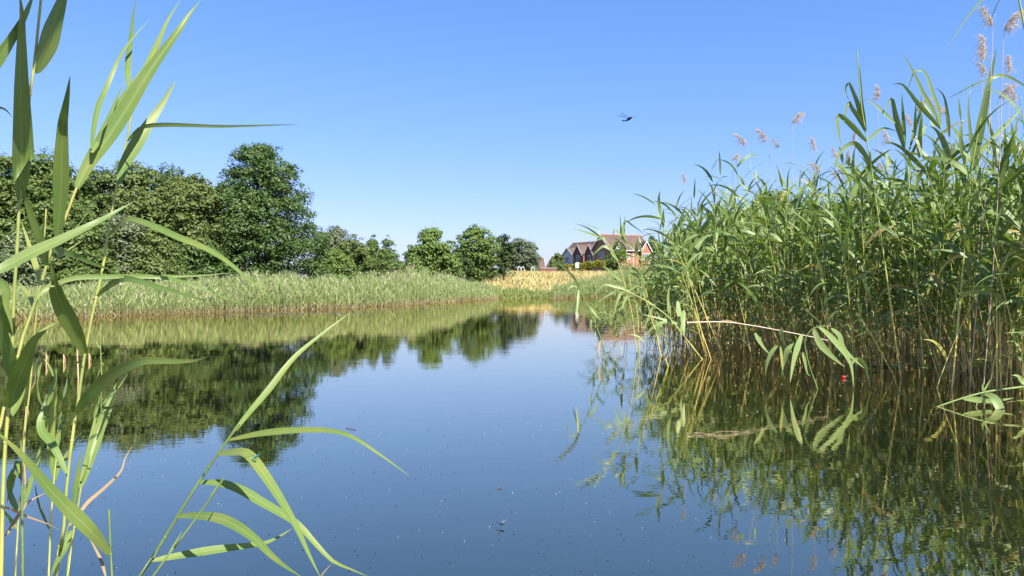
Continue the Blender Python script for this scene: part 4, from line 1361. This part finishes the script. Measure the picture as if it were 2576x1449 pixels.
# extra low leaves lower left
reed('short foreground reed in the lower left corner with dark narrow leaves',
     c4((130, 1460), (150, 1100), (165, 800)), 8, 1.5, [
         (c4((160, 900), (100, 780), (70, 640), (100, 540)), 20, .1, -.4, {}),
         (c4((165, 820), (210, 720), (290, 560), (330, 480)), 12, .1, -.3, {}),
         (c4((150, 1050), (60, 930), (0, 850)), 14, .0, .4, {}),
     ], NG)

# stalks and small plants standing in the water, left middle distance
WG2 = 'dead stalks standing in the left water'
for k_, (pts, w_, lab) in enumerate((
        (c3((470, 860), (468, 755)), 5, 'short dead stalk, leftmost of the row in the dark reflection'),
        (c3((648, 850), (645, 760)), 5, 'short dead stalk in the middle of the row in the dark reflection'),
        (c3((795, 1000), (788, 850), (780, 675)), 5, 'tall thin dead stalk beside the yellow jointed reed'),
        (c3((905, 830), (903, 750)), 5, 'short dead stalk just right of the yellow jointed reed'),
        (c4((200, 400), (212, 200), (228, 0)), 9, 'reddish dead stalk low at the left among the green reeds'))):
    yb = pts[0][1] * .638889
    dd_ = min(max(FPX * CAM_H / (yb - 713), 1.3), 20)
    reed(lab, pts, w_, dd_, [(list(pts[-1:]) + [(pts[-1][0] + 6, pts[-1][1] + 18), (pts[-1][0] + 9, pts[-1][1] + 40)], 4, 0, .3, {'mat': 'dry_leaf'})], WG2, smat='dry_stem', name='dead_stalk', node=False)
reed('small thin green reed standing alone in the water left of the middle', c3((1035, 1030), (1028, 900), (1020, 700), (1015, 590)), 4, 6.8, [
    (c3((1020, 710), (990, 660), (965, 612)), 4, 0, .4, {}), (c3((1022, 770), (1040, 750), (1055, 738)), 4, 0, .4, {}),
    (c3((1030, 900), (1000, 950), (982, 1005)), 4, 0, .4, {}), (c3((1022, 830), (1040, 855), (1060, 862)), 3, 0, .3, {'mat': 'dry_leaf'})], smat='near_stem_green', node=False)
reed('bent reed blade standing in the water with its mirror image, left', c3((390, 990), (405, 920), (425, 850)), 4, 6.6, [
    (c3((388, 990), (400, 900), (430, 840), (437, 838)), 9, 0, .5, {}), (c3((540, 985), (500, 880), (440, 805)), 8, 0, .5, {})], smat='near_stem_green', node=False)
reed('narrow upright blade rising from the water beside the long arching dark leaf', c3((950, 1440), (985, 1300), (1020, 1180)), 6, 2.2, [
    (c3((960, 1420), (985, 1300), (1022, 1175)), 12, .1, .5, {}), (c3((605, 1449), (615, 1380), (630, 1325)), 9, .1, .5, {}), (c3((645, 1200), (668, 1090), (688, 985)), 9, .5, .5, {})], NG, smat='near_stem_green', node=False)

# right side: singled-out reeds
RG = 'singled out reeds of the right reed bed'
rl = 'reed_leaf'
reed('lone reed leaning left over the water, furthest left of the right reed bed', cA((438, 1298), (395, 1150), (340, 1010), (270, 850), (200, 710), (120, 560), (60, 510), (0, 455)), 4, 8.6, [
    (cA((205, 715), (150, 600), (95, 535), (-55, 400)), 12, -.1, -.3, {'peak': .4}),
    (cA((185, 690), (140, 670), (95, 700), (65, 815)), 8, -.1, .5, {}),
    (cA((192, 700), (185, 800), (178, 880), (170, 965)), 12, -.15, .1, {}),
    (cA((225, 752), (180, 790), (150, 860), (125, 925)), 10, .1, .5, {}),
    (cA((275, 855), (310, 880), (360, 950), (410, 1000)), 12, -.15, .3, {}),
    (cA((365, 1070), (385, 1020), (430, 985), (445, 1035)), 9, -.1, .5, {}),
    (cA((335, 1000), (318, 975), (308, 1030), (325, 1145)), 9, -.1, .2, {}),
    (cA((400, 1180), (388, 1230), (385, 1300), (405, 1410)), 8, -.1, .4, {'mat': 'dry_leaf'})], RG, smat='near_stem_green', lmat=rl, node=False)
reed('tall reed with long arching leaves swept left in front of the brick houses', cA((720, 1130), (690, 900), (640, 700), (560, 430), (470, 270), (395, 190)), 4, 9.2, [
    (cA((400, 200), (300, 130), (230, 95), (150, 72)), 8, -.1, -.4, {}),
    (cA((400, 205), (330, 180), (220, 145), (115, 123)), 10, -.1, .2, {}),
    (cA((395, 190), (370, 130), (300, 95), (190, 60)), 7, .1, .4, {}),
    (cA((460, 260), (430, 215), (390, 220), (330, 260)), 9, 0, .4, {}),
    (cA((500, 330), (430, 290), (370, 330), (320, 385)), 11, 0, .5, {}),
    (cA((560, 430), (500, 330), (530, 250), (600, 215)), 12, 0, .5, {}),
    (cA((600, 620), (520, 560), (470, 510), (415, 478)), 14, -.1, .4, {}),
    (cA((545, 610), (500, 540), (430, 490)), 12, 0, -.4, {}),
    (cA((660, 660), (640, 600), (660, 520), (700, 480)), 14, 0, -.4, {}),
    (cA((690, 730), (600, 690), (520, 670), (430, 660), (320, 770)), 14, 0, .4, {})], RG, lmat=rl, smat='near_stem', node=False)
reed('upright reed with two spear like leaves standing against the sky above the sunlit house', cA((760, 1180), (745, 900), (690, 700), (650, 430), (640, 260)), 4, 9.5, [
    (cA((640, 260), (605, 200), (590, 100), (583, -20)), 11, .1, -.4, {'peak': .4}),
    (cA((643, 250), (620, 180), (625, 80), (628, -10)), 11, .1, -.4, {'peak': .4}),
    (cA((640, 240), (610, 130), (640, 50), (700, 90), (770, 140), (820, 190)), 11, 0, .3, {}),
    (cA((600, 190), (570, 165), (530, 135), (515, 230)), 9, 0, .4, {}),
    (cA((640, 330), (600, 270), (540, 215), (515, 205)), 12, 0, -.4, {}),
    (cA((670, 560), (690, 500), (740, 520), (780, 570)), 13, 0, .5, {}),
    (cA((835, 800), (800, 660), (790, 560), (765, 440)), 17, -.1, .2, {})], RG, lmat=rl, smat='near_stem', node=False)
reed('reed leaning low over the water with drooping leaves, left of the dense reed bed', cA((1180, 1130), (1040, 960), (850, 820), (740, 760), (660, 720), (470, 662)), 4.5, 8.8, [
    (cA((660, 722), (600, 730), (560, 800), (520, 960)), 13, -.1, -.3, {}),
    (cA((720, 755), (650, 770), (610, 850), (570, 915)), 14, -.1, -.4, {}),
    (cA((665, 715), (720, 680), (780, 640)), 10, 0, .5, {}),
    (cA((560, 690), (520, 730), (480, 750), (345, 835)), 10, 0, .5, {}),
    (cA((850, 820), (900, 850), (930, 840)), 9, 0, .5, {}),
    (cA((780, 780), (790, 720), (760, 690), (750, 740)), 14, 0, -.3, {}),
    (cA((900, 860), (880, 900), (840, 1000), (800, 1100)), 12, 0, .5, {})], RG, lmat=rl, smat='near_stem', node=False)
reed('bent reed with broad pale leaves hanging to the water, in front of the reed bed', cA((985, 1272), (930, 1120), (880, 980), (860, 890), (800, 740)), 4.5, 8.0, [
    (cA((1125, 1030), (1040, 1000), (960, 1040), (925, 1130), (918, 1170)), 17, -.1, .5, {}),
    (cA((1130, 1020), (1000, 985), (880, 955), (780, 935)), 10, 0, .4, {}),
    (cA((1060, 970), (1040, 800), (1050, 690), (1070, 650)), 15, 0, .5, {}),
    (cA((1130, 810), (1140, 900), (1160, 1010), (1165, 1180)), 22, -.1, .4, {'d0': -.1}),
    (cA((1190, 900), (1180, 980), (1185, 1060), (1195, 1150)), 22, -.1, .5, {'d0': -.2}),
    (cA((1080, 1000), (990, 1010), (900, 1060), (800, 1170)), 14, 0, .3, {}),
    (cA((820, 1200), (760, 1150), (700, 1130), (650, 1135)), 8, 0, .5, {})], RG, lmat=rl, smat='near_stem', node=False)
reed('pale fallen dry reed stem lying level across the front of the right reed bed', [(2705, 1270), (2850, 1268), (2980, 1285), (3140, 1315), (3260, 1340)], 4, 7.0, [
    ([(2900, 1270), (2860, 1262), (2820, 1268)], 4, 0, .4, {'mat': 'dry_leaf'})], smat='pale_stem', base_down=False, name='fallen_reed', node=False)
reed('broken reed hanging a fan of broad leaves into the water beside the red float', cB((690, 900), (640, 760), (600, 560), (640, 460), (720, 415), (830, 412)), 4, 6.3, [
    (cB((575, 480), (545, 560), (500, 720), (470, 910)), 24, -.1, .5, {'peak': .35}),
    (cB((520, 560), (450, 620), (420, 740), (390, 870)), 22, 0, .4, {}),
    (cB((680, 440), (720, 540), (800, 640), (950, 770)), 30, -.1, .1, {'peak': .4}),
    (cB((720, 415), (800, 480), (900, 590), (1000, 740), (1030, 950)), 24, 0, .5, {}),
    (cB((830, 430), (900, 490), (950, 620), (1130, 790)), 22, .05, .5, {}),
    (cB((1000, 750), (1060, 695), (1120, 740), (1150, 840), (1178, 955)), 16, 0, .5, {}),
    (cB((360, 580), (310, 640), (270, 740), (252, 850)), 18, 0, .4, {}),
    (cB((160, 470), (200, 540), (240, 600), (288, 655)), 18, 0, .4, {}),
    (cB((400, 420), (395, 480), (415, 560), (440, 600)), 16, 0, -.5, {}),
    (cB((385, 590), (395, 680), (405, 780), (420, 880)), 12, 0, .6, {'mat': 'near_yellow'}),
    (cB((580, 640), (600, 720), (620, 820), (650, 850)), 14, 0, .3, {})], RG, lmat=rl, smat='near_stem_green', node=False)
reed('fallen green reed lying on the water at the right picture edge with twisted pale leaves', cB((2600, 930), (2523, 942), (2300, 970), (2170, 992), (1960, 1050), (1655, 1156)), 7, 5.4, [
    (cB((1780, 1130), (1870, 1150), (2000, 1210), (2150, 1285)), 20, -.1, .4, {}),
    (cB((2180, 1000), (2260, 1040), (2320, 1150), (2380, 1260), (2490, 1375)), 36, -.25, .35, {'peak': .35}),
    (cB((1985, 1045), (2100, 1055), (2250, 1068), (2440, 1040)), 26, .0, -.1, {}),
    (cB((2165, 990), (2200, 930), (2235, 860)), 8, 0, .4, {}),
    (cB((2165, 1000), (2110, 1100), (2075, 1180), (2065, 1250)), 5, 0, .2, {}),
    (cB((2600, 900), (2520, 900), (2470, 850), (2420, 840)), 26, 0, .5, {}),
    (cB((2170, 990), (2160, 940), (2170, 905)), 10, 0, .3, {})], smat='near_stem_green', lmat=rl, base_down=False, name='fallen_reed', node=False)
# tall skyline reeds
reed('tall skyline reed with paired dark leaves bent over left, leftmost of the tall ones', c9((520, 1700), (470, 1350), (430, 1060), (395, 860), (382, 760), (345, 550), (325, 300), (300, 0)), 5, 7.0, [
    (c9((385, 775), (350, 640), (300, 480), (235, 320), (215, 310), (190, 360), (225, 480)), 20, .1, -.35, {'peak': .35}),
    (c9((385, 775), (320, 640), (250, 540), (225, 490), (195, 560), (172, 720)), 20, 0, -.2, {'peak': .3}),
    (c9((388, 778), (370, 640), (345, 480), (330, 250), (298, 10)), 13, 0, -.3, {'peak': .3}),
    (c9((390, 862), (280, 740), (150, 620), (112, 640), (125, 780), (155, 930)), 23, 0, -.35, {'peak': .3}),
    (c9((392, 860), (470, 790), (560, 735), (690, 770)), 14, .1, -.4, {}),
    (c9((432, 1078), (350, 950), (275, 880), (180, 920), (110, 1030), (75, 1190)), 23, 0, -.2, {'peak': .3}),
    (c9((435, 1085), (520, 1160), (600, 1230)), 16, .1, -.3, {}),
    (c9((460, 1230), (400, 1140), (330, 1065)), 14, 0, .2, {}),
    (c9((470, 1350), (380, 1240), (300, 1180), (220, 1190)), 17, 0, -.2, {})], RG, lmat=rl, node=False, smat='bed_stem')
reed('tall skyline reed with upright broad blades close together, second tall one from the left', c9((830, 1700), (790, 1200), (755, 920), (745, 800)), 5, 7.2, [
    (c9((752, 930), (710, 780), (665, 600), (640, 470), (625, 455), (590, 520), (560, 600)), 25, 0, -.3, {'peak': .4}),
    (c9((752, 925), (745, 700), (730, 480), (728, 390)), 17, .05, -.3, {'peak': .35}),
    (c9((665, 690), (560, 590), (470, 510), (390, 462), (355, 490)), 14, .1, .4, {}),
    (c9((795, 960), (850, 760), (900, 580), (912, 410)), 14, .1, -.4, {'peak': .5}),
    (c9((960, 1150), (850, 1040), (720, 920), (600, 875), (520, 920)), 20, 0, -.2, {})], RG, lmat=rl, node=False, smat='bed_stem')
reed('tall skyline reed with long straight blades slanting left, third tall one from the left', c9((1300, 1700), (1180, 1000), (1100, 740), (1060, 640)), 5, 7.0, [
    (c9((1095, 740), (990, 620), (880, 500), (790, 380), (720, 315), (615, 320)), 20, 0, -.3, {'peak': .4}),
    (c9((1090, 700), (1020, 560), (930, 400), (830, 190), (720, 0)), 17, .05, .3, {'peak': .35}),
    (c9((1100, 710), (1070, 540), (1020, 400), (970, 250), (920, 190), (840, 210), (770, 420)), 15, .05, .4, {}),
    (c9((1180, 820), (1160, 600), (1130, 440), (1070, 365), (1035, 362)), 16, .05, -.2, {}),
    (c9((1195, 1060), (1130, 880), (1060, 760), (990, 712)), 26, 0, -.15, {'peak': .4}),
    (c9((1150, 1040), (1060, 900), (960, 805), (890, 800)), 14, .05, .2, {})], RG, lmat=rl, node=False, smat='bed_stem')
reed('tallest broad leaved reed with a thick dark upright blade, near the right picture edge', c9((1340, 1700), (1390, 1150), (1430, 900), (1480, 640)), 5, 6.3, [
    (c9((1395, 1120), (1450, 860), (1510, 560), (1570, 250), (1630, -30)), 36, .05, -.25, {'peak': .35}),
    (c9((1400, 1080), (1380, 800), (1360, 560), (1370, 400), (1415, 345)), 15, .05, .1, {}),
    (c9((1480, 640), (1560, 300), (1620, 245), (1720, 240), (1890, 330), (2000, 420)), 20, 0, -.2, {}),
    (c9((1560, 265), (1400, 330), (1280, 395), (1150, 460)), 8, .1, .1, {}),
    (c9((1420, 1050), (1520, 900), (1600, 880), (1680, 960)), 22, 0, .3, {}),
    (c9((1300, 1000), (1290, 780), (1300, 680), (1345, 645)), 17, .1, -.2, {}),
    (c9((1550, 870), (1680, 740), (1800, 620), (1880, 520)), 18, .1, -.3, {})], RG, lmat=rl, node=False, smat='bed_stem')
reed('reed beyond the top right corner with one thin dark leaf hanging into the sky', [(4100, 1500), (4080, 900), (4060, 300), (3990, -120)], 9, 4.6, [
    ([(3985, -110), (3920, -60), (3860, 5), (3800, 80), (3755, 150), (3715, 205)], 9, 0, -.4, {}),
    ([(3990, -100), (3930, 10), (3905, 70), (3890, 130)], 5, .1, -.3, {})], RG, lmat=rl, node=False, smat='bed_stem')

# ------------------------------------------------------------------ insects, float, floating bits
M['insect'] = plain('insect_body', (0.02, 0.025, 0.03), .35, .3, 60)
m, n, l, b, o = mat_new('insect_wing')
b.inputs['Base Color'].default_value = (0.22, 0.22, 0.24, 1)
b.inputs['Roughness'].default_value = .25
t_ = n.new('ShaderNodeBsdfTransparent'); mx = n.new('ShaderNodeMixShader'); mx.inputs[0].default_value = .5
l.new(b.outputs[0], mx.inputs[1]); l.new(t_.outputs[0], mx.inputs[2]); l.new(mx.outputs[0], o.inputs['Surface'])
M['wing'] = m
M['teal'] = plain('teal_body', (0.03, 0.32, 0.34), .4, .3, 80)


def dragonfly(name, label, loc, k, rot, body='insect'):
    r = empty(name, loc); r.rotation_euler = rot; r.scale = (k, k, k)
    tag(r, label, name)
    mb = MB()
    pts = [(0, -.022, -.002), (0, -.016, 0), (0, -.008, .001), (0, 0, .0015), (0, .008, .001), (0, .02, .003), (0, .035, .008), (0, .05, .016)]
    Vt, Ft, _ = tube(spline(pts, 22), np.interp(np.linspace(0, 1, 22), [0, .05, .1, .14, .2, .3, .42, .5, .7, .95, 1], [.0008, .0042, .0046, .003, .0058, .0066, .0045, .0028, .0024, .0026, .0008]), 9)
    mb.add(Vt, Ft)
    mb.build('body', M[body], r, smooth=True)
    for sx in (-1, 1):
        for y0, sw in ((-.004, -.006), (.004, .012)):
            p = spline([(sx * .003, y0, .004), (sx * .02, y0 + sw * .4, .013), (sx * .045, y0 + sw, .020)], 10)
            w = np.interp(np.linspace(0, 1, 10), [0, .3, .8, 1], [.003, .0085, .008, .002])
            V_ = np.stack([p + np.array((0, -1, 0)) * w[:, None] * .4, p + np.array((0, 1, 0)) * w[:, None] * .6], 1).reshape(-1, 3)
            i_ = np.arange(9) * 2
            mb = MB(); mb.add(V_, np.stack([i_, i_ + 1, i_ + 3, i_ + 2], -1)); mb.build('wing', M['wing'], r)
    return r


dragonfly('dragonfly', 'dark dragonfly flying in the open blue sky, wings raised', tuple(P(1582, 300, 4.2)), 1.35, (R(-12), R(0), R(25)))
q = P(1262, 1322, 2.72)
dragonfly('dragonfly', 'small dark dragonfly skimming low over the open water in front', (q[0], q[1], max(q[2], .012)), .55, (R(-8), 0, R(50)))
q = PS(1008, 1800, 1.27)
df = dragonfly('damselfly', 'tiny teal damselfly resting on an arching leaf of the leaning front reed', tuple(q), .36, (R(-40), R(0), R(52)), 'teal')

# red float
q = on_water(2122, 952)
fl = empty('fishing_float', (q[0], q[1], .012))
tag(fl, 'small red ball float lying in the water before the reed bed', 'float')
bm = bmesh.new(); bmesh.ops.create_uvsphere(bm, u_segments=16, v_segments=10, radius=.018)
me = bpy.data.meshes.new('ball'); bm.to_mesh(me); bm.free()
for p_ in me.polygons: p_.use_smooth = True
M['red'] = plain('red_paint', (0.62, 0.035, 0.02), .3, .15, 20); me.materials.append(M['red'])
o = bpy.data.objects.new('ball', me); link(o, fl)
Vt, Ft, _ = tube([(.01, 0, .0), (.035, .0, .012), (.05, 0, .014)], [.004, .003, .002], 6)
mb = MB(); mb.add(Vt, Ft); mb.build('tip', M['white'], fl)

# floating leaf
q = on_water(1250, 1228)
mb = MB()
LV, LF = blades(np.array([[q[0], q[1], .004]]), np.array([.5]), np.array([.5]), np.array([.8]), np.array([.03]), np.array([.014]), 5)
mb.add(LV, LF)
tag(mb.build('floating_leaf', M['dry_leaf']), 'small curled brown leaf floating on the open water', 'leaf')
q = on_water(880, 1080)
mb = MB(); Vt, Ft, _ = tube([(q[0] - .03, q[1] + .03, .003), (q[0], q[1], .005), (q[0] + .04, q[1] - .03, .003)], .002, 5); mb.add(Vt, Ft)
tag(mb.build('floating_twig', M['bark']), 'thin dark twig floating on the water right of the dark tree reflection', 'twig')
q = on_water(2250, 925)
mb = MB(); Vt, Ft, _ = tube([(q[0] - .25, q[1] + .08, .006), (q[0], q[1], .012), (q[0] + .3, q[1] - .03, .004)], .006, 6); mb.add(Vt, Ft)
tag(mb.build('floating_stalk', M['bark']), 'dark dead stalk floating among the feet of the right reeds', 'stalk')


def flecks(name, mat, label, px0, px1, y0, y1, n_, s0, s1, seed, z=.003, flat=1.0, clus=0):
    rg = np.random.default_rng(seed)
    y = 713 + FPX * CAM_H / rg.uniform(FPX * CAM_H / (y1 - 713), FPX * CAM_H / (y0 - 713), n_) if clus == 0 else rg.uniform(y0, y1, n_)
    x = rg.uniform(px0, px1, n_)
    if clus:
        k_ = rg.integers(0, clus, n_)
        ccx, ccy = rg.uniform(px0, px1, clus), rg.uniform(y0, y1, clus)
        x = ccx[k_] + rg.normal(0, (px1 - px0) * .07, n_)
        y = np.clip(ccy[k_] + rg.normal(0, (y1 - y0) * .025, n_), y0, y1 * 1.02)
    d = FPX * CAM_H / (y - 713)
    X = (x - 1288) / FPX * d
    s = rg.uniform(s0, s1, n_) * rg.uniform(.5, 1, n_)
    an = rg.uniform(0, 6.28, n_)
    ex = np.stack([np.cos(an), np.sin(an), np.zeros(n_)], -1) * s[:, None]
    ey = np.stack([-np.sin(an), np.cos(an), np.zeros(n_)], -1) * s[:, None] * rg.uniform(.4, 1, n_)[:, None]
    c = np.stack([X, d, np.full(n_, z)], -1)
    up = np.array((0, 0, 1.0)) * s[:, None] * flat
    V_ = np.stack([c - ex, c - ey, c + ex, c + ey, c + up - ex * .3, c + up - ey * .3, c + up + ex * .3, c + up + ey * .3], 1).reshape(-1, 3)
    f = np.array([(0, 1, 5, 4), (1, 2, 6, 5), (2, 3, 7, 6), (3, 0, 4, 7), (4, 5, 6, 7)])
    F_ = (np.arange(n_)[:, None, None] * 8 + f[None]).reshape(-1, 4)
    mb = MB(); mb.add(V_, F_)
    return tag(mb.build(name, mat), label, 'specks', kind='stuff')


M['fluff'] = plain('fluff', (0.75, 0.75, 0.72), .9, .1, 5)
M['speck'] = plain('speck', (0.05, 0.055, 0.05), .5, .4, 30)
M['scum'] = plain('scum', (0.13, 0.15, 0.13), .6, .3, 9)
flecks('floating_fluff', M['fluff'], 'scattered white seed fluff on the open water', -100, 2700, 850, 1500, 900, .001, .0028, 2, flat=.5)
flecks('floating_specks', M['speck'], 'scattered dark bubbles and specks on the open water', 0, 2500, 1030, 1460, 1500, .002, .0055, 3, flat=.3)
flecks('pond_scum', M['scum'], 'grey green scum streaks on the water near the far shore', 600, 1900, 756, 800, 1500, .03, .11, 4, z=.004, flat=.04, clus=34)
flecks('floating_debris', M['dry_stem'], 'bits of straw floating around the foot of the right reed bed', 1500, 2600, 870, 1060, 420, .003, .012, 6, flat=.2)
print('objects', len(bpy.data.objects))
